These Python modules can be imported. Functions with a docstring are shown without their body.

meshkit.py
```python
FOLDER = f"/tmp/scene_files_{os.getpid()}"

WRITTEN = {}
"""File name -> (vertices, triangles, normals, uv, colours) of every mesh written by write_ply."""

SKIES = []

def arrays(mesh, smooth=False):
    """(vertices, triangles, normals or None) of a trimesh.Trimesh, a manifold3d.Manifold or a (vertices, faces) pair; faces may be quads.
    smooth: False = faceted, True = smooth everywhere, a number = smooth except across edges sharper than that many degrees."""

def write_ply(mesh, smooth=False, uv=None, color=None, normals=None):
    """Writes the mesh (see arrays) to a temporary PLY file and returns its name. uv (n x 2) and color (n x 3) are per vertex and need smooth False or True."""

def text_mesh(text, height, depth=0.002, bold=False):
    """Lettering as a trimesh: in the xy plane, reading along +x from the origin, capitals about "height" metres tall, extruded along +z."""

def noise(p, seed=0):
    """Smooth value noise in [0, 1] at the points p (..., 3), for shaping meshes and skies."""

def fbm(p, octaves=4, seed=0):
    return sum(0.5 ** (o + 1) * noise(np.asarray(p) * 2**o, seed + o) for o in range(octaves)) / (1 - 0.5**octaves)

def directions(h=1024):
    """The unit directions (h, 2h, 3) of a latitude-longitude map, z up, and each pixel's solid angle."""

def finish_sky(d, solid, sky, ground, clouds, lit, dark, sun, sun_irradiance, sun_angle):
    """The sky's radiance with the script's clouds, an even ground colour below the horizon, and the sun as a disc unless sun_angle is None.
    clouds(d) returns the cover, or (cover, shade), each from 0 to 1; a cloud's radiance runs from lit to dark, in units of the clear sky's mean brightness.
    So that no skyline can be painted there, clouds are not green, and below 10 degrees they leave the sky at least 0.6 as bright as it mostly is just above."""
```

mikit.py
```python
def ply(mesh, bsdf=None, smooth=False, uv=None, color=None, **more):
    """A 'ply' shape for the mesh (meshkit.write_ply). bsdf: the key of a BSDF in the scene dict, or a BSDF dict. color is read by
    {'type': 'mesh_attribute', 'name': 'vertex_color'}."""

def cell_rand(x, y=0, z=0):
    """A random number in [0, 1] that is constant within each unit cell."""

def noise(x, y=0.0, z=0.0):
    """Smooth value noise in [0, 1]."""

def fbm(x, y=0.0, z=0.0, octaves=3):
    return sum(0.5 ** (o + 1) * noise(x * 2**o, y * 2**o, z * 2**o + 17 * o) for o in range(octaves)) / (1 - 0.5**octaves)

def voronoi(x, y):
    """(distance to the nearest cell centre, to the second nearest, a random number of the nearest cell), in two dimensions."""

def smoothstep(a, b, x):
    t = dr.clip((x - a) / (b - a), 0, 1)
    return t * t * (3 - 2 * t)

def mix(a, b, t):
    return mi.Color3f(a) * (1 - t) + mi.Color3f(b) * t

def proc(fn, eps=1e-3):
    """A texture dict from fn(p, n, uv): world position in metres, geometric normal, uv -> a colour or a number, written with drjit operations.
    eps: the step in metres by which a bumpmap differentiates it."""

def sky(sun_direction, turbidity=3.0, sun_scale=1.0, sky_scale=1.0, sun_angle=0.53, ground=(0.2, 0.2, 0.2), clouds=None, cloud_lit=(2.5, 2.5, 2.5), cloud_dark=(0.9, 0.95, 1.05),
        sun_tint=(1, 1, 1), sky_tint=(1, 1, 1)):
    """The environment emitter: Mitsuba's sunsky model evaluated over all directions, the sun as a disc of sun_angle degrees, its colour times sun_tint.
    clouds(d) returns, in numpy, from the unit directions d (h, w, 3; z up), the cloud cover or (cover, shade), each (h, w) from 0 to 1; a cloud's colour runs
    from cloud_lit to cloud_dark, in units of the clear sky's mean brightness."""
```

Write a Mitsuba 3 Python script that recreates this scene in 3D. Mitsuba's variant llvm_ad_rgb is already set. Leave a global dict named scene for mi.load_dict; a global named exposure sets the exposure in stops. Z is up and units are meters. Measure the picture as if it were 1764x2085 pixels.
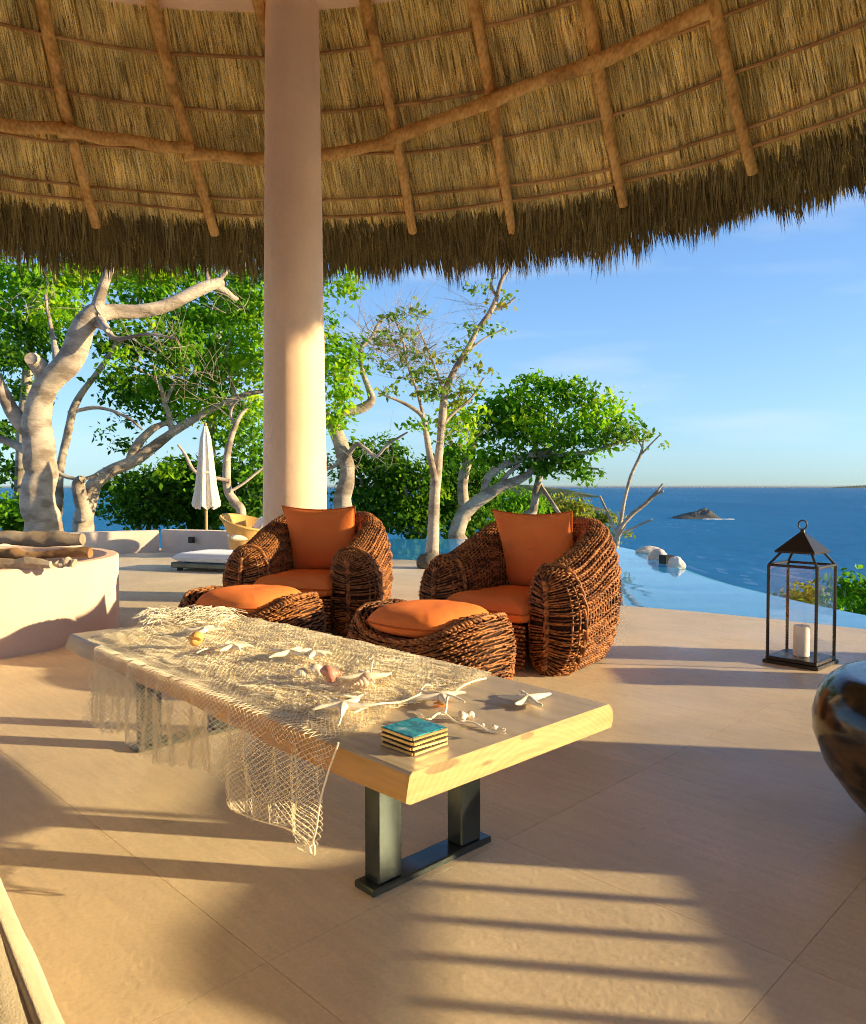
import math
import numpy as np
import trimesh
import shapely
import shapely.geometry as sg
import manifold3d as m3
import drjit as dr
import mitsuba as mi
import mikit
import meshkit
from mikit import proc, noise, fbm, voronoi, cell_rand, smoothstep, mix

T = mi.ScalarTransform4f
# ------------------------------------------------------------------ camera, sky, exposure
F_PX, EYE = 1557.0, 1.1
PITCH = math.atan(52.5 / F_PX)
FWD = np.array([0, math.cos(PITCH), -math.sin(PITCH)])
UPV = np.array([0, math.sin(PITCH), math.cos(PITCH)])
scene = {'type': 'scene'}
labels = {}
scene['camera'] = {'type': 'perspective', 'fov': 2 * math.degrees(math.atan(882 / F_PX)), 'fov_axis': 'x',
                   'near_clip': 0.05, 'far_clip': 120000.0,
                   'to_world': T().look_at(origin=[0, 0, EYE], target=list(np.array([0, 0, EYE]) + FWD), up=[0, 0, 1])}
SUN_AZ, SUN_EL = math.radians(98), math.radians(12.5)
SUN = np.array([math.sin(SUN_AZ) * math.cos(SUN_EL), math.cos(SUN_AZ) * math.cos(SUN_EL), math.sin(SUN_EL)])


def wisps(d):
    q = np.stack([d[..., 0] * 5, d[..., 1] * 5, d[..., 2] * 26], -1)
    n = meshkit.fbm(q, 5, seed=3)
    c = np.clip((n - 0.56) * 2.2, 0, 1) * np.clip(d[..., 2] * 14, 0, 1)
    return 0.35 * c, 0.0 * c


scene['sky'] = mikit.sky(list(SUN), turbidity=2.0, clouds=wisps, sun_scale=0.98, sky_scale=1.02, sun_angle=0.6,
                         sun_tint=(0.85, 1.0, 1.30), sky_tint=(0.62, 0.80, 1.13))
exposure = 3.2


scene['haze_air'] = {'type': 'homogeneous', 'albedo': {'type': 'rgb', 'value': [0.95, 0.95, 0.95]}, 'sigma_t': 4e-6}
scene['camera']['medium'] = {'type': 'ref', 'id': 'haze_air'}
scene['haze'] = {'type': 'cube', 'to_world': T().translate([0, 0, 38]).scale([37000, 37000, 100]), 'bsdf': {'type': 'null'}, 'interior': {'type': 'ref', 'id': 'haze_air'}}
labels['haze'] = {'kind': 'stuff'}


# ------------------------------------------------------------------ helpers
def ray(u, v):
    return FWD + np.array([(u - 882) / F_PX, 0, 0]) - (v - 1042.5) / F_PX * UPV


def P(u, v, z=None, y=None):
    """A place of the site measured from the photograph: where the sight line meets the level z, or stands y metres off."""
    r = ray(u, v)
    k = (z - EYE) / r[2] if y is None else y / r[1]
    return np.array([0, 0, EYE]) + k * r


def grid(Q, cu=False, cv=False):
    Q = np.asarray(Q, float)
    m, n = Q.shape[:2]
    i, j = np.meshgrid(np.arange(m if cu else m - 1), np.arange(n if cv else n - 1), indexing='ij')
    i2, j2 = (i + 1) % m, (j + 1) % n
    f = np.stack([i * n + j, i2 * n + j, i2 * n + j2, i * n + j2], -1).reshape(-1, 4)
    return Q.reshape(-1, 3), np.vstack([f[:, [0, 1, 2]], f[:, [0, 2, 3]]])


def merge(parts):
    vs, fs, at = [], [], 0
    for p in parts:
        v, f = (p.vertices, p.faces) if hasattr(p, 'vertices') else p
        vs.append(np.asarray(v, float)); fs.append(np.asarray(f) + at); at += len(v)
    return np.vstack(vs), np.vstack(fs)


def move(m, loc=(0, 0, 0), rz=0.0, s=1.0):
    v, f = (m.vertices, m.faces) if hasattr(m, 'vertices') else m
    c, si = math.cos(rz), math.sin(rz)
    R = np.array([[c, -si, 0], [si, c, 0], [0, 0, 1]])
    return (np.asarray(v) * s) @ R.T + np.asarray(loc), np.asarray(f)


def spline(p, k=6):
    p = np.asarray(p, float)
    if len(p) < 3:
        return np.array([p[0] + (p[-1] - p[0]) * t for t in np.linspace(0, 1, k + 1)])
    q = np.vstack([2 * p[0] - p[1], p, 2 * p[-1] - p[-2]])
    out = []
    for a, b, c, d in zip(q[:-3], q[1:-2], q[2:-1], q[3:]):
        for t in np.arange(k) / k:
            out.append(0.5 * (2 * b + (c - a) * t + (2 * a - 5 * b + 4 * c - d) * t * t + (3 * b - a - 3 * c + d) * t ** 3))
    return np.array(out + [p[-1]])


def tube(path, r, sides=8, cap=True, closed=False):
    p = np.asarray(path, float)
    n = len(p)
    r = np.broadcast_to(np.asarray(r, float), (n,))
    t = np.roll(p, -1, 0) - np.roll(p, 1, 0) if closed else np.gradient(p, axis=0)
    t /= np.linalg.norm(t, axis=1, keepdims=True) + 1e-12
    a = np.cross(t[0], [0, 0, 1.0] if abs(t[0][2]) < 0.9 else [1.0, 0, 0])
    A = []
    for k in range(n):
        a = a - t[k] * (a @ t[k])
        a /= np.linalg.norm(a) + 1e-12
        A.append(a)
    A = np.array(A)
    B = np.cross(t, A)
    ang = np.arange(sides) * 2 * math.pi / sides
    Q = p[:, None] + r[:, None, None] * (np.cos(ang)[None, :, None] * A[:, None] + np.sin(ang)[None, :, None] * B[:, None])
    v, f = grid(Q, cu=closed, cv=True)
    if cap and not closed:
        v = np.vstack([v, p[:1], p[-1:]])
        j = np.arange(sides)
        f = np.vstack([f, np.stack([(j + 1) % sides, j, np.full(sides, n * sides)], 1),
                       np.stack([(n - 1) * sides + j, (n - 1) * sides + (j + 1) % sides, np.full(sides, n * sides + 1)], 1)])
    return v, f


def tubes_many(paths, r, sides=3):
    """Many polylines of equal length (k, n, 3) as thin tubes in one go."""
    p = np.asarray(paths, float)
    k, n = p.shape[:2]
    t = np.gradient(p, axis=1)
    t /= np.linalg.norm(t, axis=2, keepdims=True) + 1e-12
    ref = np.array([0.31, 0.17, 0.93])
    a = np.cross(t, ref); a /= np.linalg.norm(a, axis=2, keepdims=True) + 1e-9
    b = np.cross(t, a)
    ang = np.arange(sides) * 2 * math.pi / sides
    rr = np.broadcast_to(np.asarray(r, float), (k, n))[:, :, None, None]
    Q = p[:, :, None] + rr * (np.cos(ang)[:, None] * a[:, :, None] + np.sin(ang)[:, None] * b[:, :, None])
    K, i, j = np.meshgrid(np.arange(k), np.arange(n - 1), np.arange(sides), indexing='ij')
    b0 = K * n * sides
    j2 = (j + 1) % sides
    f = np.stack([b0 + i * sides + j, b0 + i * sides + j2, b0 + (i + 1) * sides + j2, b0 + (i + 1) * sides + j], -1).reshape(-1, 4)
    return Q.reshape(-1, 3), np.vstack([f[:, [0, 1, 2]], f[:, [0, 2, 3]]])


def bevel_box(sx, sy, sz, b=0.006, loc=(0, 0, 0), rz=0.0):
    """A chamfered box, sizes in full, standing on z = loc[2]."""
    h = np.array([sx, sy, sz]) / 2
    pts = []
    for s in np.array(np.meshgrid([-1, 1], [-1, 1], [-1, 1])).reshape(3, -1).T:
        for k in range(3):
            q = h - b
            q[k] = h[k]
            pts.append(s * q)
    hull = trimesh.convex.convex_hull(np.array(pts) + [0, 0, sz / 2])
    return move(hull, loc, rz)


def lathe(profile, sides=48, cap=False):
    pr = np.asarray(profile, float)
    a = np.arange(sides) * 2 * math.pi / sides
    Q = np.stack([pr[:, None, 0] * np.cos(a), pr[:, None, 0] * np.sin(a), np.broadcast_to(pr[:, None, 1], (len(pr), sides))], -1)
    return grid(Q, cv=True)


def beam(a, b, w, h=None, b_=0.004):
    """A square bar from a to b."""
    a, b = np.asarray(a, float), np.asarray(b, float)
    d = b - a
    L = np.linalg.norm(d); d /= L
    x = np.cross(d, [0, 0, 1.0] if abs(d[2]) < 0.95 else [0, 1.0, 0]); x /= np.linalg.norm(x)
    y = np.cross(d, x)
    v, f = bevel_box(w, h or w, L, min(b_, w * 0.2))
    return a + v[:, :1] * x + v[:, 1:2] * y + v[:, 2:] * d, f


def numbered(key):
    if key not in scene and key not in labels:
        return key
    n = 1
    while f'{key}_{n:03d}' in scene or f'{key}_{n:03d}' in labels:
        n += 1
    return f'{key}_{n:03d}'


def tag(key, label=None, cat=None, group=None, kind=None):
    d = {k: v for k, v in (('label', label), ('category', cat), ('group', group), ('kind', kind)) if v}
    labels[key] = d


def thing(name, label, cat, group=None):
    key = numbered(name)
    tag(key, label, cat, group)
    return key


def put(name, mesh, bsdf, parent=None, smooth=False, color=None, uv=None, **more):
    key = numbered((parent + '__' if parent else '') + name)
    scene[key] = mikit.ply(mesh, bsdf, smooth=smooth, color=color, uv=uv, **more)
    return key


def solo(name, mesh, bsdf, label, cat, group=None, **k):
    key = put(name, mesh, bsdf, **k)
    tag(key, label, cat, group)
    return key


def struct(name, mesh, bsdf, **k):
    key = put(name, mesh, bsdf, **k)
    tag(key, kind='structure')
    return key


# ------------------------------------------------------------------ materials
def pr(col, rough=0.6, spec=0.5, metal=0.0, two=True, **k):
    c = col if isinstance(col, dict) else {'type': 'rgb', 'value': list(col)}
    d = {'type': 'principled', 'base_color': c, 'roughness': rough, 'specular': spec, 'metallic': metal, **k}
    return {'type': 'twosided', 'bsdf': d} if two else d


def bump(inner, fn, scale, eps=1e-3):
    return {'type': 'twosided', 'bsdf': {'type': 'bumpmap', 'arbitrary': proc(fn, eps), 'scale': scale, 'bsdf': inner['bsdf'] if inner['type'] == 'twosided' else inner}}


VC = {'type': 'mesh_attribute', 'name': 'vertex_color'}
SLAB, S1, S2 = 0.86, -0.636, 1.813


def floor_col(p, n, uv):
    a, b = (p.x - p.y) * 0.70711, (p.x + p.y) * 0.70711
    i, j = dr.floor((a - S1) / SLAB), dr.floor((b - S2) / SLAB)
    c = mix((0.68, 0.54, 0.345), (0.725, 0.585, 0.385), cell_rand(i, j, 3))
    m = fbm(p.x * 1.7, p.y * 1.7, 0.0, 4)
    c = c * (0.80 + 0.40 * m)
    st = smoothstep(0.56, 0.74, fbm(p.x * 0.9 + 11, p.y * 0.9, 3.0, 5))
    c = c * (1 - 0.17 * st)
    sp = smoothstep(0.80, 0.90, noise(p.x * 31, p.y * 31, 2.0)) * smoothstep(0.5, 0.7, fbm(p.x * 2.1, p.y * 2.1, 9.0, 3))
    c = c * (1 - 0.07 * sp)
    f = noise(p.x * 160, p.y * 160)
    g = noise((p.x + p.y) * 55, (p.x - p.y) * 6, 1.0)
    return c * (0.90 + 0.1 * f + 0.09 * g)


def floor_rough(p, n, uv):
    return 0.34 + 0.22 * fbm(p.x * 2.3, p.y * 2.3, 5.0, 3)


def plaster_fn(base):
    b = mi.ScalarColor3f(*base)

    def fn(p, n, uv):
        m = fbm(p.x * 2.2, p.y * 2.2, p.z * 1.6, 4)
        g = fbm(p.x * 40, p.y * 40, p.z * 40, 2)
        s = fbm(p.x * 7, p.y * 7, p.z * 1.1, 3)
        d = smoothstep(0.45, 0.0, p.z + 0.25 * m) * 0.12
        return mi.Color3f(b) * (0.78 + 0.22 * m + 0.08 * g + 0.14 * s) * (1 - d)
    return fn


def fine_bump(f):
    def fn(p, n, uv):
        return fbm(p.x * f, p.y * f, p.z * f, 3)
    return fn


def wood_fn(a, b, d, sc=1.0):
    """Grain along the direction d."""
    d = np.asarray(d, float) / np.linalg.norm(d)
    e = np.cross(d, [0, 0, 1.0]); e /= np.linalg.norm(e)
    g = np.cross(d, e)

    def fn(p, n, uv):
        s = p.x * float(d[0]) + p.y * float(d[1]) + p.z * float(d[2])
        x = p.x * float(e[0]) + p.y * float(e[1]) + p.z * float(e[2])
        y = p.x * float(g[0]) + p.y * float(g[1]) + p.z * float(g[2])
        w = fbm(s * 1.3 * sc, x * 9 * sc, y * 9 * sc, 3)
        ring = 0.5 + 0.5 * dr.sin((x * 70 + y * 60 + w * 14) * sc)
        fine = noise(s * 9 * sc, x * 190 * sc, y * 190 * sc)
        return mix(a, b, dr.clip(0.25 + 0.5 * ring * w + 0.4 * fine, 0, 1))
    return fn


TOPW = wood_fn((0.36, 0.285, 0.19), (0.58, 0.475, 0.335), (-0.69, 0.724, 0))  # weathered grey of the top, with sky sheen painted into it
SIDEW = wood_fn((0.46, 0.21, 0.022), (0.70, 0.39, 0.07), (-0.69, 0.724, 0))  # long faces coloured darker to stand for their shade


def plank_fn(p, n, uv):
    """Planed top greyed by weather and painted sky sheen, yellow sap wood, live edges darkened for shade, end rings on the cut end."""
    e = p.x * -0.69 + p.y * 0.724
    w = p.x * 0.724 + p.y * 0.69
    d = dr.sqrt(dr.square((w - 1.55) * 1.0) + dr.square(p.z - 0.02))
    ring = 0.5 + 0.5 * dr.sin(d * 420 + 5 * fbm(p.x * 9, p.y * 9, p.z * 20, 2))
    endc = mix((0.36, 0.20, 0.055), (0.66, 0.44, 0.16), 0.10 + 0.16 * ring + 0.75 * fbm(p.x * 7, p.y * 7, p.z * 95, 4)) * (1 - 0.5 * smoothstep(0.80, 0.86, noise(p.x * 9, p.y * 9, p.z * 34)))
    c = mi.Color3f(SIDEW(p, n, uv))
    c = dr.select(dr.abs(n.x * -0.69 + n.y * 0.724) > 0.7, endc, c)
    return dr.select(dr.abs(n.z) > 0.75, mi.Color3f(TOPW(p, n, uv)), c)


def log_fn(a, b):
    def fn(p, n, uv):
        m = fbm(p.x * 5, p.y * 5, p.z * 5, 4)
        return mix(a, b, smoothstep(0.3, 0.7, m))
    return fn


def log_bump(p, n, uv):
    return 0.6 * fbm(p.x * 16, p.y * 16, p.z * 16, 3) + 0.5 * noise(p.x * 70 + 3 * p.y, p.y * 22, p.z * 30) - 0.8 * smoothstep(0.78, 0.86, noise(p.x * 5.5, p.y * 5.5, p.z * 5.5))


def pole_fn(p, n, uv):
    m = fbm(p.x * 5, p.y * 5, p.z * 5, 4)
    g = noise(p.x * 75 + 4 * p.y, p.y * 24, p.z * 33)
    k = smoothstep(0.78, 0.84, noise(p.x * 5.5, p.y * 5.5, p.z * 5.5))
    return mix((0.48, 0.235, 0.05), (0.80, 0.47, 0.15), smoothstep(0.25, 0.75, 0.6 * m + 0.4 * g)) * (1 - 0.3 * k)


def bark_fn(p, n, uv):
    m = fbm(p.x * 3, p.y * 3, p.z * 5, 4)
    f = fbm(p.x * 22, p.y * 22, p.z * 60, 3)
    c = mix((0.24, 0.185, 0.135), (0.53, 0.44, 0.34), smoothstep(0.25, 0.65, m))
    return c * (0.7 + 0.55 * f)


def wicker_fn(p, n, uv):
    m = fbm(p.x * 55, p.y * 55, p.z * 55, 2)
    k = noise(p.x * 9, p.y * 9, p.z * 30)
    c = mix((0.105, 0.036, 0.013), (0.50, 0.20, 0.058), smoothstep(0.3, 0.75, m * 0.7 + k * 0.35))
    return c


def fabric_bump(p, n, uv):
    return noise(p.x * 420, p.y * 420, p.z * 420) * 0.6 + 0.4 * fbm(p.x * 14, p.y * 14, p.z * 14, 2)


def cushion_fn(a, b):
    def fn(p, n, uv):
        return mix(a, b, fbm(p.x * 6, p.y * 6, p.z * 6, 3)) * (0.92 + 0.16 * noise(p.x * 300, p.y * 300, p.z * 300))
    return fn


def sea_fn(p, n, uv):
    m = fbm(p.x * 0.004, p.y * 0.0012, 0.0, 4)
    w = fbm(p.x * 0.09, p.y * 0.035, 0.0, 3)
    c = mix((0.006, 0.125, 0.27), (0.020, 0.20, 0.38), 0.55 * m + 0.45 * w)
    cap = smoothstep(0.80, 0.86, noise(p.x * 0.16, p.y * 0.05, 2.0)) * smoothstep(0.55, 0.7, m)
    return c + mi.Color3f(0.07) * cap


def sea_bump(p, n, uv):
    return fbm(p.x * 0.05, p.y * 0.12, 0.0, 4) * 8.0


def pool_bump(p, n, uv):
    return fbm(p.x * 1.1, p.y * 1.7, 0.0, 3)


def terrain_fn(p, n, uv):
    m = fbm(p.x * 0.35, p.y * 0.35, p.z * 0.3, 4)
    return mix((0.05, 0.075, 0.02), (0.17, 0.15, 0.07), smoothstep(0.35, 0.7, m))


def rock_fn(p, n, uv):
    m = fbm(p.x * 0.06, p.y * 0.06, p.z * 0.12, 4)
    return mix((0.05, 0.055, 0.05), (0.16, 0.14, 0.11), m)


def headland_fn(p, n, uv):
    m = fbm(p.x * 0.012, p.y * 0.012, p.z * 0.03, 4)
    return mix((0.035, 0.06, 0.025), (0.16, 0.14, 0.09), smoothstep(0.45, 0.75, m))


def stone_fn(p, n, uv):
    m = fbm(p.x * 9, p.y * 9, p.z * 14, 4)
    v = fbm(p.x * 26 + 3, p.y * 26, p.z * 40, 3)
    return mix((0.006, 0.004, 0.003), (0.085, 0.042, 0.013), smoothstep(0.42, 0.68, m)) * (0.6 + 0.8 * v)


def thatch_fn(p, n, uv):
    a = dr.atan2(p.y - 2.0, p.x + 1.7)
    f = noise(a * 420, p.z * 1.6, 0.0)
    g = noise(a * 1300, p.z * 3.5, 4.0)
    m = fbm(p.x * 0.9, p.y * 0.9, p.z * 0.9, 3)
    return mix((0.16, 0.10, 0.035), (0.46, 0.34, 0.15), 0.45 * f + 0.4 * g) * (0.7 + 0.5 * m)


def agate_fn(p, n, uv):
    m = fbm(p.x * 26, p.y * 26, 0.0, 4)
    b = 0.5 + 0.5 * dr.sin(m * 24)
    return mix((0.0, 0.16, 0.22), (0.02, 0.40, 0.42), b) + mi.Color3f(0.35) * smoothstep(0.63, 0.72, m)


def steel_fn(p, n, uv):
    m = fbm(p.x * 14, p.y * 14, p.z * 7, 4)
    return mix((0.05, 0.065, 0.062), (0.15, 0.18, 0.175), m)


Ld = np.array([-0.69, 0.724, 0]); Ld /= np.linalg.norm(Ld)
Wd = np.array([Ld[1], -Ld[0], 0])
scene.update({
    'm_floor': bump(pr(proc(floor_col), proc(floor_rough), 0.45), lambda p, n, uv: fbm(p.x * 90, p.y * 90, 0.0, 3), 0.0008),
    'm_joint': pr((0.60, 0.475, 0.305), 0.9, 0.2),
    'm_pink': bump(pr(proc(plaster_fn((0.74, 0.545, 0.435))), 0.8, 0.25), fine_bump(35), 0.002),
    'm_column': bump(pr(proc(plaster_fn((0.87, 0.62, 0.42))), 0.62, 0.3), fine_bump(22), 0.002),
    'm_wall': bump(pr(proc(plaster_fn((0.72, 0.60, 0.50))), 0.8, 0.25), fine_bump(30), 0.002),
    'm_thatch': pr(proc(thatch_fn), 0.9, 0.1),
    'm_straw': pr(VC, 0.75, 0.2),
    'm_log': bump(pr(proc(pole_fn), 0.65, 0.3), log_bump, 0.009),
    'm_rod': pr(proc(log_fn((0.36, 0.18, 0.06), (0.58, 0.34, 0.14))), 0.7, 0.25),
    'm_bark': bump(pr(proc(bark_fn), 0.85, 0.2), lambda p, n, uv: fbm(p.x * 16, p.y * 16, p.z * 30, 3), 0.012),
    'm_leaf': {'type': 'principledthin', 'base_color': VC, 'roughness': 0.5, 'diff_trans': 1.0, 'eta': 1.4},
    'm_wicker': pr(proc(wicker_fn), 0.52, 0.35),
    'm_wicker_core': pr((0.035, 0.016, 0.008), 0.8, 0.2),
    'm_orange': bump(pr(proc(cushion_fn((0.80, 0.195, 0.040), (0.92, 0.275, 0.070))), 0.85, 0.2, sheen=0.4), fabric_bump, 0.0022),
    'm_orange_seam': pr((0.55, 0.12, 0.02), 0.85, 0.2),
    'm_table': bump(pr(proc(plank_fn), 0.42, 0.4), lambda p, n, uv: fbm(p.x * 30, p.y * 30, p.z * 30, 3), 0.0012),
    'm_steel': pr(proc(steel_fn), 0.16, 0.6, 0.85),
    'm_net': pr((0.96, 0.88, 0.66), 0.8, 0.2),
    'm_star': bump(pr((0.86, 0.77, 0.60), 0.75, 0.2), fine_bump(240), 0.0012),
    'm_shell': pr(proc(log_fn((0.74, 0.52, 0.36), (0.9, 0.82, 0.68))), 0.4, 0.4),
    'm_shell_pink': pr((0.62, 0.27, 0.19), 0.4, 0.4),
    'm_shell_orange': pr((0.80, 0.42, 0.12), 0.4, 0.4),
    'm_gold': pr((0.86, 0.62, 0.24), 0.30, 0.5, 0.7),
    'm_coaster': pr((0.05, 0.035, 0.025), 0.5, 0.4),
    'm_agate': pr(proc(agate_fn), 0.12, 0.6, clearcoat=0.6),
    'm_black': pr((0.022, 0.018, 0.015), 0.42, 0.5),
    'm_pane': {'type': 'thindielectric'},
    'm_candle': pr((0.86, 0.80, 0.70), 0.55, 0.4),
    'm_stone': pr(proc(stone_fn), 0.16, 0.5, clearcoat=0.35),
    'm_linen': bump(pr(proc(cushion_fn((0.46, 0.375, 0.235), (0.56, 0.47, 0.31))), 0.9, 0.15), lambda p, n, uv: noise(p.x * 500, p.y * 500, p.z * 500), 0.0012),
    'm_drift': bump(pr(proc(log_fn((0.27, 0.20, 0.14), (0.50, 0.42, 0.33))), 0.85, 0.2), fine_bump(30), 0.006),
    'm_drift_shaded': bump(pr(proc(log_fn((0.25, 0.13, 0.06), (0.42, 0.26, 0.13))), 0.85, 0.2), fine_bump(30), 0.006),  # browner driftwood, the colour standing for a log's shaded underside
    'm_sand': bump(pr((0.42, 0.34, 0.25), 0.95, 0.1), fine_bump(60), 0.01),
    'm_canvas': bump(pr((0.84, 0.77, 0.64), 0.85, 0.2), fine_bump(30), 0.003),
    'm_teak': pr(proc(wood_fn((0.42, 0.22, 0.08), (0.62, 0.36, 0.15), (0.02, 0.01, 1))), 0.55, 0.3),
    'm_slat': pr((0.34, 0.20, 0.10), 0.6, 0.3),
    'm_basket': bump(pr((0.72, 0.42, 0.13), 0.7, 0.3), lambda p, n, uv: dr.sin(p.z * 160) * 0.5 + 0.5 * noise(p.x * 60, p.y * 60, p.z * 20), 0.004),
    'm_mattress': pr((0.80, 0.82, 0.84), 0.85, 0.2),
    'm_pool': bump(pr((0.035, 0.26, 0.50), 0.04, 0.28), pool_bump, 0.006, 1e-2),
    'm_sea': bump(pr(proc(sea_fn), 0.5, 0.10), sea_bump, 0.25, 0.5),
    'm_foam': pr((0.8, 0.82, 0.82), 0.9, 0.2),
    'm_terrain': pr(proc(terrain_fn), 0.95, 0.1),
    'm_rock': pr(proc(rock_fn), 0.9, 0.2),
    'm_headland': pr(proc(headland_fn), 0.95, 0.1),
    'm_boulder': bump(pr(proc(log_fn((0.62, 0.52, 0.42), (0.80, 0.74, 0.66))), 0.85, 0.2), fine_bump(20), 0.01),
    'm_dark': pr((0.03, 0.03, 0.03), 0.6, 0.3),
    'm_tile_teal': pr((0.05, 0.35, 0.38), 0.3, 0.5),
})

# ------------------------------------------------------------------ the terrace, its slabs, the pool
edge = [(6.4, 2.2), (4.6, 4.6), (3.32, 5.87), (2.35, 6.66), (1.70, 7.08), (1.2, 7.7), (0.8, 8.6), (0.42, 9.9), (0.12, 11.0), (-0.5, 11.45), (-1.4, 11.6)]
edge = spline(np.array([(x, y, 0) for x, y in edge]), 5)[:, :2]
far_pool = [(-1.4, 16.2), (0.8, 16.25), (2.6, 15.8), (3.45, 14.2), (3.5, 12.2), (3.35, 10.1), (3.42, 8.4), (3.9, 6.35), (5.3, 4.6), (7.2, 2.2)]
far_pool_s = spline(np.array([(x, y, 0) for x, y in far_pool]), 5)[:, :2]
pool_poly = sg.Polygon(list(map(tuple, edge)) + list(map(tuple, far_pool_s)))
terrace = sg.Polygon([(6.4, -7), (-13, -7), (-13, 13.6), (-1.4, 13.6)] + list(map(tuple, edge[::-1])))


def flat_mesh(poly, z, h):
    """A prism of a plan, top at z, thickness h."""
    m = trimesh.creation.extrude_polygon(poly, h, engine='earcut')
    m.apply_translation([0, 0, z - h])
    return m


struct('floor', flat_mesh(terrace.buffer(-0.002), -0.006, 0.35), 'm_joint')
view_zone = sg.Polygon([(-1.4, 0.2), (1.4, 0.2), (5.5, 6.5), (3, 12), (-1.5, 13.5), (-9.2, 13.5), (-8.8, 12.6)])
inner = terrace.buffer(-0.01)
r2 = math.sqrt(0.5)
far_rest = []
for i in range(-30, 14):
    for j in range(-16, 24):
        a0, b0 = S1 + i * SLAB, S2 + j * SLAB
        g = 0.0008
        c = [(a0 + g, b0 + g), (a0 + SLAB - g, b0 + g), (a0 + SLAB - g, b0 + SLAB - g), (a0 + g, b0 + SLAB - g)]
        q = sg.Polygon([((a + b) * r2, (b - a) * r2) for a, b in c])
        if not q.intersects(inner):
            continue
        full = q.within(inner)
        q = q if full else q.intersection(inner)
        if q.is_empty or q.area < 0.01:
            continue
        for s in getattr(q, 'geoms', [q]):
            if s.geom_type != 'Polygon' or s.area < 0.01:
                continue
            m = flat_mesh(s, 0.0, 0.004)
            if s.intersects(view_zone):
                put('slab', m, 'm_floor', 'floor')
            else:
                far_rest.append(m)
k = put('paving', merge(far_rest), 'm_floor', 'floor')
tag(k, kind='stuff')

struct('pool_water', flat_mesh(pool_poly.buffer(-0.004), -0.025, 0.02), 'm_pool')
struct('pool_basin', flat_mesh(pool_poly.buffer(0.12).difference(terrace.buffer(0.001)), -0.05, 1.2), 'm_tile_teal')

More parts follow.
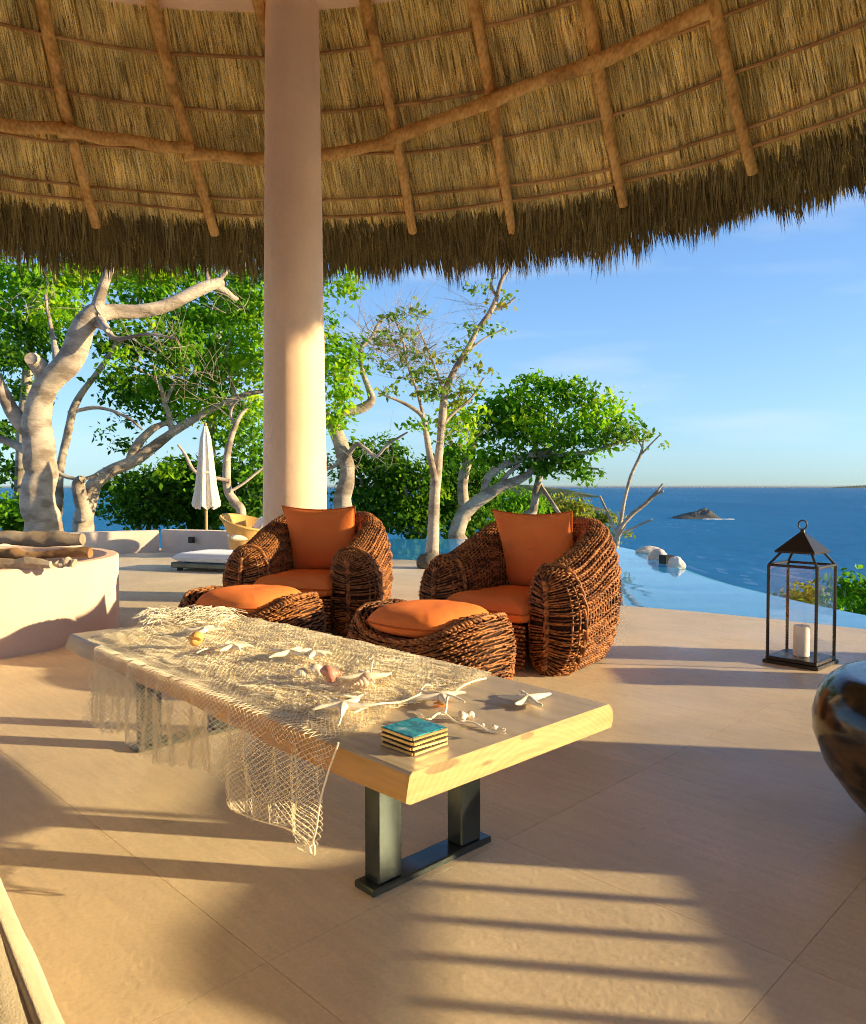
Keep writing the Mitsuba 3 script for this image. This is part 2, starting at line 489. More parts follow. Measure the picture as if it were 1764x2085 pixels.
# ------------------------------------------------------------------ hillside, sea, far land
xs = np.concatenate([np.linspace(-260, -40, 30), np.linspace(-38, 38, 90), np.linspace(42, 260, 30)])
ys = np.concatenate([np.linspace(-120, -8, 18), np.linspace(-6, 60, 90), np.linspace(64, 260, 40)])
X, Y = np.meshgrid(xs, ys, indexing='ij')
yard = terrace.union(pool_poly)
d_out = shapely.distance(yard, shapely.points(X.ravel(), Y.ravel())).reshape(X.shape)
steep = 0.34 + 0.06 * np.clip((X + 1) / 8, 0, 1)
Z = -0.75 - steep * d_out - 0.0012 * d_out ** 2
Z += (meshkit.fbm(np.stack([X * 0.09, Y * 0.09, X * 0], -1), 4) - 0.5) * np.clip(d_out * 0.35, 0, 5)
Z = np.maximum(Z, -66)
Z = np.where(d_out < 0.4, -1.6, Z)
struct('hillside', grid(np.stack([X, Y, Z], -1)), 'm_terrain', smooth=True)
SEA = -60.0
rr = np.concatenate([[0], np.geomspace(60, 36000, 40)])
aa = np.linspace(0, 2 * math.pi, 97)[:-1]
struct('sea', grid(np.stack([rr[:, None] * np.cos(aa), rr[:, None] * np.sin(aa), np.full((len(rr), len(aa)), SEA)], -1), cv=True), 'm_sea')


def land(name, u0, u1, v_base, v_top, profile, depth, seed, bsdf, label, cat):
    """A far piece of land from its waterline and skyline."""
    yb = (EYE - SEA) * F_PX / (v_base - 990)
    x0, x1 = (u0 - 882) / F_PX * yb, (u1 - 882) / F_PX * yb
    hgt = EYE - (v_top - 990) / F_PX * yb - SEA
    n, m = 90, 30
    s = np.linspace(0, 1, n)[:, None]
    t = np.linspace(0, 1, m)[None, :]
    prof = np.interp(s, *np.array(profile).T)
    h = prof * np.sin(np.pi * np.clip(t, 0, 1)) ** 0.55
    x = x0 + (x1 - x0) * s + 0 * t
    y = yb + depth * t + 0 * s
    w = meshkit.fbm(np.stack([x / abs(x1 - x0) * 9, y / abs(x1 - x0) * 9, x * 0 + seed], -1), 5)
    z = SEA - 2 + hgt * h * (0.75 + 0.5 * w)
    return grid(np.stack([x, y, z], -1)), yb


m, yb = land('islet', 1380, 1482, 1057, 1034, [(0, 0), (0.1, .35), (0.45, .7), (0.68, 1.0), (0.75, .9), (0.85, .45), (1, 0)], 60, 1, 'm_rock', '', '')
solo('rocky_islet', m, 'm_rock', 'small dark rocky islet in the open blue sea with surf at its right foot', 'islet', smooth=25)
xf = (1452 - 882) / F_PX * yb
fo = []
rng = np.random.default_rng(5)
for k in range(26):
    fo.append(move(trimesh.creation.icosphere(1, 1.0), (0, 0, 0)))
    v = fo[-1][0] * np.array([rng.uniform(3, 9), rng.uniform(3, 7), rng.uniform(.3, .9)])
    fo[-1] = (v + [xf + rng.uniform(-14, 34), yb - 8 + rng.uniform(-6, 8), SEA + 0.2], fo[-1][1])
k = put('surf', merge(fo), 'm_foam', smooth=True)
tag(k, 'white surf washing around the foot of the islet', 'surf', kind='stuff')
m, yb = land('headland', 900, 1245, 1013, 985, [(0, .8), (.3, 1), (.55, .95), (.75, .7), (.9, .35), (1, 0)], 900, 7, 'm_headland', '', '')
struct('headland_hill', m, 'm_headland', smooth=25)
m, yb = land('cape', 1080, 1262, 1040, 1008, [(0, .9), (.3, 1.0), (.55, .7), (.8, .35), (1, 0)], 500, 9, 'm_headland', '', '')
struct('cape_hill', m, 'm_headland', smooth=25)
yb = 24000.0
xa_ = (1725 - 882) / F_PX * yb
s, t = np.meshgrid(np.linspace(0, 1, 60), np.linspace(0, 1, 14), indexing='ij')
hh = (meshkit.fbm(np.stack([s * 5, t * 3, s * 0], -1), 3) * 60 + 130) * np.sin(np.pi * s) ** .7 * np.sin(np.pi * t) ** .6 * .6
struct('far_hill', grid(np.stack([xa_ + s * 2600 + 0 * t, yb + 1500 * t + 0 * s, SEA - 3 + hh], -1)), 'm_headland', smooth=True)

# pale boulders on the pool's far rim
for u, v, y, r, sc3, lb in ((1322, 1124, 12.9, .14, (1.5, 1.0, .7), 'flat pale boulder lying furthest along the far rim of the pool'),
                            (1342, 1136, 11.7, .14, (1.1, 1.0, .95), 'rounded whitish boulder in the middle of the far rim of the pool'),
                            (1378, 1152, 10.7, .12, (1.0, .9, 1.05), 'pale tan boulder nearest along the far rim of the pool')):
    bm = trimesh.creation.icosphere(4)
    vb = bm.vertices * (1 + .55 * (meshkit.fbm(bm.vertices * 1.3 + u, 4)[:, None] - .5))
    solo('boulder', (vb * r * np.array(sc3) + P(u, v, y=y), bm.faces), 'm_boulder', lb, 'boulder', smooth=40)
solo('cavity_box', bevel_box(.17, .2, .17, .01, P(1359, 1154, y=11.1), .2), 'm_dark', 'dark box standing in for the shaded cavity between the pale boulders on the far pool rim', 'box')  # dark block painted in where a shaded hollow lies between the rocks

# ------------------------------------------------------------------ the palapa roof
CX, CY, CR, ZB = -1.598, 2.491, 6.709, 4.374
APEX = np.array([-2.158, 0.187, 11.083])


def S(phi, s):
    phi, s = np.broadcast_arrays(np.asarray(phi, float), np.asarray(s, float))
    B = np.stack([CX + CR * np.cos(phi), CY + CR * np.sin(phi), np.full(phi.shape, ZB)], -1)
    return APEX + (B - APEX) * s[..., None]


def Nin(phi, s):
    """Unit normal of the roof's underside, into the room."""
    e = 1e-3
    n = np.cross(S(phi + e, s) - S(phi - e, s), S(phi, s + e) - S(phi, s - e))
    n /= np.linalg.norm(n, axis=-1, keepdims=True)
    c = np.array([CX, CY, ZB - 3]) - S(phi, s)
    return n * np.sign((n * c).sum(-1, keepdims=True))


def Dn(phi, s):
    d = S(phi, s + 1e-3) - S(phi, s)
    return d / np.linalg.norm(d, axis=-1, keepdims=True)


roof = thing('palapa_roof', 'conical palm thatched roof on round timber rafters, seen from below', 'thatched roof')
ph = np.linspace(0, 2 * math.pi, 181)[:-1]
ss = np.linspace(0.02, 1.055, 40)
PH, SS = np.meshgrid(ph, ss, indexing='ij')
inside = S(PH, SS)
outside = inside - Nin(PH, SS) * (0.30 - 0.16 * np.clip((SS - 0.9) / 0.15, 0, 1))[..., None]
put('thatch', merge([grid(inside, cu=True), grid(outside, cu=True),
                     grid(np.stack([inside[:, -1], outside[:, -1]], 1), cu=True)]), 'm_thatch', roof, smooth=40)
rng = np.random.default_rng(11)


def blades(base, d, side, l, w, col, tip=0.35, droop=None):
    """Flat straws as two quads each, bent at the middle."""
    mid = base + d * (l * 0.5)[:, None]
    end = base + d * l[:, None] + (droop if droop is not None else 0)
    a = side * (w / 2)[:, None]
    V = np.stack([base - a, base + a, mid + a, mid - a, end + a * tip, end - a * tip], 1)
    n = len(base)
    k = np.arange(n)[:, None] * 6
    f = np.concatenate([k + q for q in ([0, 1, 2], [0, 2, 3], [3, 2, 4], [3, 4, 5])], 1).reshape(-1, 3)
    return V.reshape(-1, 3), f, np.repeat(col, 6, 0)


def straw_color(n, dark=0.0):
    a, b, c = np.array([0.88, 0.67, 0.22]), np.array([0.44, 0.30, 0.08]), np.array([0.96, 0.80, 0.36])
    t = rng.random((n, 1))
    col = np.where(t < .45, a, np.where(t < .75, b, c)) * rng.uniform(.6, 1.15, (n, 1))
    return col * (1 - dark)


vs, fs, cs, at = [], [], [], 0
courses = np.arange(0.50, 1.03, 0.0262)
for k, s0 in enumerate(courses):
    n = int(9600 * s0 * s0)
    phi = np.concatenate([rng.uniform(math.radians(20), math.radians(150), int(n * .62)), rng.uniform(math.radians(150), math.radians(380), int(n * .38))])
    n = len(phi)
    rag = (meshkit.noise(np.stack([phi * 60, phi * 0 + k, phi * 0], -1)) - .5) * 0.012
    s = s0 + rng.uniform(-.006, .006, n) + rag
    N, D = Nin(phi, s), Dn(phi, s)
    E_ = np.cross(D, N)
    l = rng.uniform(.26, .50, n)
    base = S(phi, s) + N * rng.uniform(.004, .02, n)[:, None]
    dirn = D + N * rng.uniform(.02, .10, n)[:, None] + E_ * rng.normal(0, .042, n)[:, None]
    w = rng.uniform(.005, .0105, n)
    # butts of each course lie in tufts of their own tone
    tuft = meshkit.noise(np.stack([phi * 38, phi * 0 + k * 3.1, phi * 0], -1))[:, None]
    v, f, c = blades(base, dirn, E_, l, w, straw_color(n) * (0.68 + 0.75 * tuft))
    vs.append(v); fs.append(f + at); cs.append(c); at += len(v)
k = put('straw', (np.vstack(vs), np.vstack(fs)), 'm_straw', roof, color=np.vstack(cs))
tag(k, kind='stuff')

# hanging fringe along the eave
vs, fs, cs, at = [], [], [], 0
for layer, s0 in enumerate((1.012, 1.026, 1.04, 1.053)):
    n = 11500
    phi = np.concatenate([rng.uniform(math.radians(15), math.radians(150), int(n * .62)), rng.uniform(math.radians(150), math.radians(375), int(n * .38))])
    n = len(phi)
    c1 = meshkit.noise(np.stack([phi * 22, phi * 0 + layer * 7, phi * 0], -1))
    c2 = meshkit.noise(np.stack([phi * 75, phi * 0 + layer * 5, phi * 0 + 9], -1))
    s = s0 + rng.uniform(-.006, .006, n)
    N, D = Nin(phi, s), Dn(phi, s)
    E_ = np.cross(D, N)
    base = S(phi, s) + N * (rng.uniform(-.10, .03, n))[:, None]
    short = 1 - .30 * np.clip((math.radians(62) - phi) / math.radians(30), 0, 1)
    l = (0.20 + 0.17 * c1 + 0.17 * c2) * rng.uniform(.55, 1.12, n) * short
    dirn = 0.62 * D + np.array([0, 0, -0.62]) + E_ * (rng.normal(0, .09, n) + (c2 - .5) * .35)[:, None] + N * rng.uniform(-.08, .10, n)[:, None]
    dirn /= np.linalg.norm(dirn, axis=1, keepdims=True)
    w = rng.uniform(.007, .016, n)
    col = straw_color(n) * (0.17 + 0.19 * c2[:, None])  # same straw, shade and backlight darkened into its colour
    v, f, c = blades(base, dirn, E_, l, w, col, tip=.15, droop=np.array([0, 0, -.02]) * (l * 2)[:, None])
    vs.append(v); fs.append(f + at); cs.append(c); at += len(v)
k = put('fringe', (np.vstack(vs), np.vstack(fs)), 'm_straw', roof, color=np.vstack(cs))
tag(k, 'ragged straw fringe hanging along the eave, darkened for shade and backlight', kind='stuff')

# rafters
base_deg = [109.7, 99.2, 89.0, 78.8, 68.2, 57.1, 46.2]
degs = base_deg + [46.2 - 10.6 * q for q in range(1, 27)]
for q, dg in enumerate(degs):
    sv = np.linspace(0.10, 1.026 + rng.uniform(-.004, .012), 16)
    phv = np.full(16, math.radians(dg)) + 0.012 * np.sin(sv * 9 + q)
    p = S(phv, sv) + Nin(phv, sv) * (0.125 + .012 * np.sin(sv * 14 + q * 2))[:, None]
    put('rafter', tube(p, np.linspace(.064, .053, 16) * (1 + .07 * np.sin(sv * 31 + q)), 10), 'm_log', roof, smooth=40)
# thin purlins
for q, (s0, off) in enumerate(((0.842, .075), (0.891, .075), (0.939, .075), (0.985, .075), (1.000, .085), (0.79, .075), (0.735, .075), (0.68, .075), (0.62, .075))):
    a = np.linspace(0, 2 * math.pi, 241)[:-1]
    w = meshkit.fbm(np.stack([np.cos(a) * 4, np.sin(a) * 4, a * 0 + q * 3], -1), 3) - .5
    sv = s0 + w * 0.012
    p = S(a, sv) + Nin(a, sv) * (off + .01 * w)[:, None]
    put('purlin', tube(p, 0.017 + .005 * w, 7, closed=True), 'm_rod', roof, smooth=True)


def on_roof(u, v, off):
    r = ray(u, v)
    best = None
    for ph_ in np.radians(np.linspace(10, 170, 641)):
        sv = np.linspace(.6, 1.05, 91)
        p = S(np.full(91, ph_), sv)
        q = p - [0, 0, EYE]
        dd = q @ FWD
        uu = 882 + F_PX * q[:, 0] / dd
        vv = 1042.5 - F_PX * (q @ UPV) / dd
        e = (uu - u) ** 2 + (vv - v) ** 2
        i = e.argmin()
        if best is None or e[i] < best[0]:
            best = (e[i], ph_, sv[i])
    return S(np.array([best[1]]), np.array([best[2]]))[0] + Nin(np.array([best[1]]), np.array([best[2]]))[0] * off


poles = [[(-240, 215, .2), (130, 238, .2)], [(120, 240, .24), (400, 281, .22)], [(378, 290, .22), (590, 297, .22), (808, 266, .22)],
         [(790, 268, .2), (1000, 189, .22), (1200, 107, .24), (1460, -10, .2)]]
for pl in poles:
    pts = np.array([on_roof(*q) for q in pl])
    pts = np.array([pts[0] + (pts[-1] - pts[0]) * t_ for t_ in np.linspace(0, 1, 14)]) if len(pl) == 2 else spline(pts, 5)
    jj = np.linspace(0, 1, len(pts))
    pts[:, 2] += .012 * np.sin(jj * 15)
    put('ring_pole', tube(pts, .064 + .006 * np.sin(jj * 19 + 1), 12), 'm_log', roof, smooth=40)

# ring beam under the roof, and the columns that carry it
sr = 0.795
a = np.linspace(0, 2 * math.pi, 181)[:-1]
z0 = S(np.array([math.pi / 2]), np.array([sr]))[0][2]
cen = np.array([*(APEX[:2] + (np.array([CX, CY]) - APEX[:2]) * sr), 0])
ri = CR * sr
Q = np.stack([np.stack([cen[0] + (ri + o) * np.cos(a), cen[1] + (ri + o) * np.sin(a), np.full(180, z0 + dz)], -1)
              for o, dz in ((-.26, -.10), (-.25, -.12), (.12, -.12), (.13, -.11), (.13, .02), (-.26, .34))], 1)
solo('ring_beam', grid(Q, cu=True, cv=True), 'm_column', 'pink plastered ring beam at the top edge above the round column', 'ring beam', smooth=40)


def column(x, y, label):
    pf = [(0.335, 0.0), (0.318, .4)] + [(.316 - .066 * (z / 5.6), z) for z in np.linspace(.6, z0 - .121, 14)]
    v, f = lathe(pf, 56)
    return solo('round_column', (v + [x, y, 0], f), 'm_column', label, 'column', smooth=True)


column(-1.335, 7.40, 'tall tapering pink plaster column standing behind the wicker armchairs')
for dg in (-25, 180, 235, 285):
    c_ = cen + ri * np.array([math.cos(math.radians(dg)), math.sin(math.radians(dg)), 0]) * .985
    column(c_[0], c_[1], 'tapering pink plaster column out of the frame that carries the ring beam')

# ------------------------------------------------------------------ wicker armchairs and ottomans
def sgnpow(x, e):
    return np.sign(x) * np.abs(x) ** e


def chair_surface(q, th):
    """The tub of the armchair: q runs from the left arm's nose round the back to the right arm's, th round the wall's section."""
    q, th = np.broadcast_arrays(q, th)
    a, b, y0, y1 = 0.42, 0.36, -0.06, 0.40
    straight = y1 - y0
    Lq = straight + math.pi * 0.5 * (a + b) / 2
    s = q * Lq
    on_arm = np.abs(s) > (Lq - straight)
    e = np.clip(s / (Lq - straight), -1, 1) * math.pi / 2
    px = np.where(on_arm, np.sign(q) * a, a * np.sin(e))
    py = np.where(on_arm, y0 + np.abs(s) - (Lq - straight), y0 - b * np.cos(e))
    nx = np.where(on_arm, np.sign(q), np.sin(e) * b)
    ny = np.where(on_arm, 0, -np.cos(e) * a)
    ln = np.hypot(nx, ny); nx, ny = nx / ln, ny / ln
    aq = np.abs(q)
    tt = np.clip((aq - 0.26) / 0.66, 0, 1); tt = tt * tt * (3 - 2 * tt)
    h = 0.88 - 0.25 * tt
    t = 0.20 + 0.10 * tt
    end = np.clip((aq - 0.885) / 0.115, 0, 1)
    k = np.clip(1 - end ** 3.6, 0.0, 1) ** .42
    t = t * k
    zc = h * (0.5 - 0.03 * end)
    hh = h * 0.5 * (0.80 + 0.20 * k)
    c, si = sgnpow(np.cos(th), .75), sgnpow(np.sin(th), .62)
    z = zc + hh * si
    o = t / 2 * c
    o = o + np.where(c > 0, .055 * np.sin(np.pi * np.clip(z / h, 0, 1)) * c * k, 0) + 0.03 * (z / h) * (aq < .6) * (1 - aq / .6)
    return np.stack([px + nx * o, py + ny * o, z], -1)


def surf_normal(fn, a, b, e=2e-3):
    n = np.cross(fn(a + e, b) - fn(a - e, b), fn(a, b + e) - fn(a, b - e))
    return n / (np.linalg.norm(n, axis=-1, keepdims=True) + 1e-12)


def weave(fn, ua, vb, closed_u, n_warp, per, r, amp, seed, sides=4, sign=1.0):
    """Strands along u, one per value of vb, going over and under n_warp stakes."""
    rg = np.random.default_rng(seed)
    n = n_warp * per
    u = ua[0] + (ua[1] - ua[0]) * np.linspace(0, 1, n + 1)
    paths = []
    for k, v in enumerate(vb):
        vv = np.full(n + 1, v) + 0.018 * np.sin(u * 7 + k * 1.7) * rg.uniform(.4, 1)
        ph_ = np.arange(n + 1) / per * math.pi + math.pi * (k % 2)
        Nn = surf_normal(fn, u, vv) * sign
        paths.append(fn(u, vv) + Nn * (amp * np.sin(ph_) * rg.uniform(.7, 1.25) + rg.uniform(-.002, .003) + .001 * rg.normal(0, 1, n + 1))[:, None])
    return tubes_many(np.array(paths), r, sides)


th_rows = []
for t_ in np.linspace(-math.pi / 2 + .04, 1.5 * math.pi - .04, 400):
    th_rows.append(t_)
pp = chair_surface(np.full(400, 0.7), np.array(th_rows))
arc = np.concatenate([[0], np.cumsum(np.linalg.norm(np.diff(pp, axis=0), axis=1))])
rows = np.interp(np.linspace(0, arc[-1], 94), arc, th_rows)
ch_weave = weave(chair_surface, (-0.99999, 0.99999), rows, False, 118, 3, 0.0053, 0.0066, 3)
stakes = []
for q_ in np.linspace(-.97, .97, 60):
    tq = np.linspace(-math.pi / 2, 1.5 * math.pi, 40)
    stakes.append(chair_surface(np.full(40, q_), tq) - surf_normal(chair_surface, np.full(40, q_), tq) * 0.0)
ch_stakes = tubes_many(np.array(stakes), 0.006, 4)
qq, tq = np.meshgrid(np.concatenate([[-.99999, -.9998, -.999, -.9975], np.linspace(-.995, .995, 110), [.9975, .999, .9998, .99999]]), np.linspace(-math.pi / 2, 1.5 * math.pi, 49)[:-1], indexing='ij')
nn = surf_normal(chair_surface, qq, tq)
cc = chair_surface(qq, tq)
mid = chair_surface(qq[:, :1], tq[:, :1] * 0 + math.pi / 2) * [1, 1, .5]
sg_ = np.sign((nn * (cc - mid)).sum(-1, keepdims=True))
ch_core = grid(cc - nn * sg_ * 0.013, cv=True)
braids = []
for q_ in (-.90, .90):
    tq2 = np.linspace(-math.pi / 2 + .1, 1.5 * math.pi - .1, 70)
    c_ = chair_surface(np.full(70, q_), tq2)
    n_ = surf_normal(chair_surface, np.full(70, q_), tq2)
    n_ *= np.sign((n_ * (c_ - c_.mean(0))).sum(-1, keepdims=True))
    for o_ in (0, math.pi):
        w_ = np.arange(70) * 1.1 + o_
        tang = np.gradient(c_, axis=0); tang /= np.linalg.norm(tang, axis=1, keepdims=True)
        braids.append(tube(c_ + n_ * (.012 + .007 * np.sin(w_))[:, None] + np.cross(tang, n_) * (.009 * np.cos(w_))[:, None], .009, 6))
for q_ in (-.9999, .9999):
    tq2 = np.linspace(-math.pi / 2 + .05, math.pi / 2 - .02, 60)
    c_ = chair_surface(np.full(60, q_), tq2)
    for o_ in (0, math.pi):
        w_ = np.arange(60) * 1.1 + o_
        braids.append(tube(c_ + np.stack([.010 * np.cos(w_), .006 + .008 * np.sin(w_), 0 * w_], -1), .0105, 6))
for t0_ in np.linspace(-1.0, 0.95, 11):
    u_ = np.linspace(-.93, .93, 230)
    v_ = np.full(230, t0_)
    c_ = chair_surface(u_, v_)
    n_ = surf_normal(chair_surface, u_, v_)
    n_ *= np.sign(n_[115] @ [0, -1, 0])
    for o_ in (0, math.pi):
        w_ = np.arange(230) * .95 + o_
        braids.append(tube(c_ + n_ * (.009 + .005 * np.sin(w_))[:, None] + [0, 0, .006] * np.cos(w_)[:, None], .0065, 5))
ch_braid = merge(braids)


def pillow(sx, sy, th, p=2.4, pinch=0.06, n=40, wob=0.0, seed=0, rnd=0.0):
    u = np.linspace(-1, 1, n)
    U, V = np.meshgrid(u, u, indexing='ij')
    x = U * sx * (1 - pinch * (1 - V ** 2) * np.abs(U) ** 2)
    y = V * sy * (1 - pinch * (1 - U ** 2) * np.abs(V) ** 2)
    x = x * (1 - rnd + rnd * np.sqrt(1 - V ** 2 / 2)); y = y * (1 - rnd + rnd * np.sqrt(1 - U ** 2 / 2))
    z = th * (np.clip(1 - np.abs(U) ** p, 0, 1) * np.clip(1 - np.abs(V) ** p, 0, 1)) ** 0.5
    w = (meshkit.fbm(np.stack([U * 2 + seed, V * 2, U * 0], -1), 3) - .5) * wob * (z / th)
    cre = meshkit.fbm(np.stack([(np.abs(U) - np.abs(V)) * 9 + seed, U * 1.5, V * 1.5], -1), 3) - .5
    w = w + wob * .55 * cre * np.clip((np.abs(U * V) - .08) * 2.2, 0, 1) * np.clip(z / th * 2, 0, 1)
    top, bot = np.stack([x, y, z + w], -1), np.stack([x, y, -z * .8 - .0015], -1)
    v1, f1 = grid(top); v2, f2 = grid(bot)
    return merge([(v1, f1), (v2, f2[:, ::-1])])


def seam(sx, sy, pinch, r=.006, rnd=0.0):
    s = np.linspace(-1, 1, 21)[:-1]
    U = np.concatenate([s, s * 0 + 1, -s, s * 0 - 1]); V = np.concatenate([s * 0 - 1, s, s * 0 + 1, -s])
    x = U * sx * (1 - pinch * (1 - V ** 2) * np.abs(U) ** 2)
    y = V * sy * (1 - pinch * (1 - U ** 2) * np.abs(V) ** 2)
    x = x * (1 - rnd + rnd * np.sqrt(1 - V ** 2 / 2)); y = y * (1 - rnd + rnd * np.sqrt(1 - U ** 2 / 2))
    return tube(np.stack([x, y, 0 * x], -1), r, 6, closed=True)


def tilt(m, ax, loc):
    v, f = m
    c, s = math.cos(ax), math.sin(ax)
    R = np.array([[1, 0, 0], [0, c, -s], [0, s, c]])
    return v @ R.T + loc, f


back_p = tilt(pillow(.315, .29, .095, 2.2, .11, n=64, wob=.045, seed=2), math.radians(72), (0, -.150, .665))
back_s = tilt(seam(.315, .29, .11), math.radians(72), (0, -.150, .665))
seat_p = tilt(pillow(.31, .33, .085, 9, .02, n=64, wob=.02, seed=4), 0, (0, .135, .345))
seat_s = tilt(seam(.31, .33, .02), 0, (0, .135, .345))
fr = grid(np.stack([np.stack([np.linspace(-.30, .30, 30), np.full(30, .43), np.full(30, z_)], -1) for z_ in np.linspace(.03, .27, 14)], 0))
front_paths = [np.stack([np.linspace(-.31, .31, 121), .435 + .007 * np.sin(np.arange(121) * math.pi / 3 + math.pi * (k % 2)), np.full(121, .03 + .024 * k)], -1) for k in range(11)]
ch_front = tubes_many(np.array(front_paths), .0085, 4)


def placed(key_name, mesh, bsdf, parent, to, smooth=False, cache={}):
    if id(mesh) not in cache:
        cache[id(mesh)] = (mesh, mikit.ply(mesh, bsdf, smooth=smooth))
    k = numbered(parent + '__' + key_name)
    scene[k] = {**cache[id(mesh)][1], 'to_world': to}
    return k


def armchair(x, y, deg, label):
    a = thing('wicker_armchair', label, 'armchair', 'wicker tub armchairs beside the column')
    to = T().translate([x, y, 0]).rotate([0, 0, 1], deg)
    placed('core', ch_core, 'm_wicker_core', a, to, True)
    tag(placed('weave', ch_weave, 'm_wicker', a, to, True), kind='stuff')
    tag(placed('stakes', ch_stakes, 'm_wicker', a, to, True), kind='stuff')
    tag(placed('braids', ch_braid, 'm_wicker', a, to, True), kind='stuff')
    f = placed('front_panel', fr, 'm_wicker_core', a, to)
    tag(placed('front_panel__weave', ch_front, 'm_wicker', a, to, True), kind='stuff')
    placed('seat_cushion', seat_p, 'm_orange', a, to, True)
    placed('seat_cushion__seam', seat_s, 'm_orange_seam', a, to, True)
    b = thing('orange_pillow', 'orange square pillow leaning in the ' + ('left' if x < -.3 else 'right') + ' wicker armchair', 'pillow', 'orange back pillows of the armchairs')
    placed('cover', back_p, 'm_orange', b, to, True)
    placed('seam', back_s, 'm_orange_seam', b, to, True)


armchair(0.60, 4.98, 138, 'right wicker tub armchair of dark brown weave, nearer the pool and lantern')
armchair(-0.935, 6.05, 165, 'left wicker tub armchair of dark brown weave, in front of the column')


def ott_surface(u, v):
    """u round the plan (0..2 pi), v from the foot (0) over the rim to the hollow top (1)."""
    u, v = np.broadcast_arrays(u, v)
    prof_v = np.array([0, .18, .40, .60, .72, .80, .90, 1.0])
    k = np.interp(v, prof_v, [.90, .98, 1.0, .95, .86, .72, .45, .12])
    z = np.interp(v, prof_v, [0, .10, .23, .325, .365, .365, .32, .29])
    cu, su = sgnpow(np.cos(u), .62), sgnpow(np.sin(u), .62)
    x, y = .435 * k * cu, .345 * k * su
    rise = np.abs(cu) ** 2.2
    z = z * (0.84 + 0.34 * rise)
    return np.stack([x, y, z], -1)


ot_rows = np.linspace(0.015, .97, 52)
ot_weave = weave(ott_surface, (0, 2 * math.pi), ot_rows, True, 98, 3, 0.0053, 0.0066, 8)
uu, vv = np.meshgrid(np.linspace(0, 2 * math.pi, 121)[:-1], np.linspace(0, 1, 40), indexing='ij')
oc = ott_surface(uu, vv)
ot_core = grid(np.stack([oc[..., 0] * .97, oc[..., 1] * .965, oc[..., 2] - .012], -1), cu=True)
ob = []
for v_ in (.72, .06):
    u_ = np.linspace(0, 2 * math.pi, 241)[:-1]
    c_ = ott_surface(u_, np.full(240, v_))
    out = c_ * [1, 1, 0]; out /= np.linalg.norm(out, axis=1, keepdims=True)
    for o_ in (0, math.pi):
        w_ = np.arange(240) * 2 * math.pi * 38 / 240 + o_
        ob.append(tube(c_ + out * (.010 + .007 * np.sin(w_))[:, None] + [0, 0, .008] * np.cos(w_)[:, None], .0085, 5, closed=True))
ot_braid = merge(ob)
ot_p = tilt(pillow(.29, .305, .088, 3.6, 0, n=64, wob=.012, seed=6, rnd=.62), 0, (0, 0, .378))
ot_s = tilt(seam(.29, .305, 0, .005, .62), 0, (0, 0, .378))


def ottoman(x, y, deg, label):
    a = thing('wicker_ottoman', label, 'ottoman', 'wicker ottomans in front of the armchairs')
    to = T().translate([x, y, 0]).rotate([0, 0, 1], deg)
    placed('core', ot_core, 'm_wicker_core', a, to, True)
    tag(placed('weave', ot_weave, 'm_wicker', a, to, True), kind='stuff')
    tag(placed('braid', ot_braid, 'm_wicker', a, to, True), kind='stuff')
    placed('cushion', ot_p, 'm_orange', a, to, True)
    placed('cushion__seam', ot_s, 'm_orange_seam', a, to, True)


ottoman(-0.015, 4.13, 140, 'right wicker ottoman with orange cushion, close behind the long wooden table')
ottoman(-1.145, 4.80, 158, 'left wicker ottoman with orange cushion, at the far end of the wooden table')

# ------------------------------------------------------------------ the long wooden table
HT, TK = 0.45, 0.066
NEAR = P(840, 1573, z=HT)
LEN, WID = 2.25, 0.80


def tab(l, w, z=HT):
    """A place on the table: l along it from the near end, w across from the front edge."""
    q = NEAR + Ld * l + Wd * w
    q[2] = z
    return q


tl = thing('coffee_table', 'long low table with a pale live edge plank top on dark steel legs', 'table')
n = 90
rows_ = []
for i in range(n):
    l = LEN * i / (n - 1)
    e0 = (meshkit.fbm(np.array([[l * 2.2, 0, 0]]), 3)[0] - .5) * .030
    e1 = (meshkit.fbm(np.array([[l * 2.2, 9, 0]]), 3)[0] - .5) * .030
    e2 = (meshkit.fbm(np.array([[l * 3.0, 4, 0]]), 3)[0] - .5) * .022
    sec = [(e0 + .010, HT), (WID + e1 - .010, HT), (WID + e1 - .002, HT - .004), (WID + e1 + .008, HT - .02), (WID + e1 + .004, HT - TK * .7), (WID + e1 - .012, HT - TK),
           (e0 + e2 - .012, HT - TK), (e0 + e2 - .024, HT - TK + .006), (e0 + e2 * .6 - .014, HT - TK * .55), (e0 + .001, HT - .006)]
    dl = -.004 if i == 0 else 0
    rows_.append([tab(l - (0.012 * (HT - z) / TK if i == 0 else 0), w, z) for w, z in sec])
R_ = np.array(rows_)
v, f = grid(R_, cv=True)
m_ = len(R_[0])
caps = [[0, k, k + 1] for k in range(1, m_ - 1)] + [[(n - 1) * m_, (n - 1) * m_ + k + 1, (n - 1) * m_ + k] for k in range(1, m_ - 1)]
put('plank_top', (v, np.vstack([f, caps])), 'm_table', tl, smooth=30)
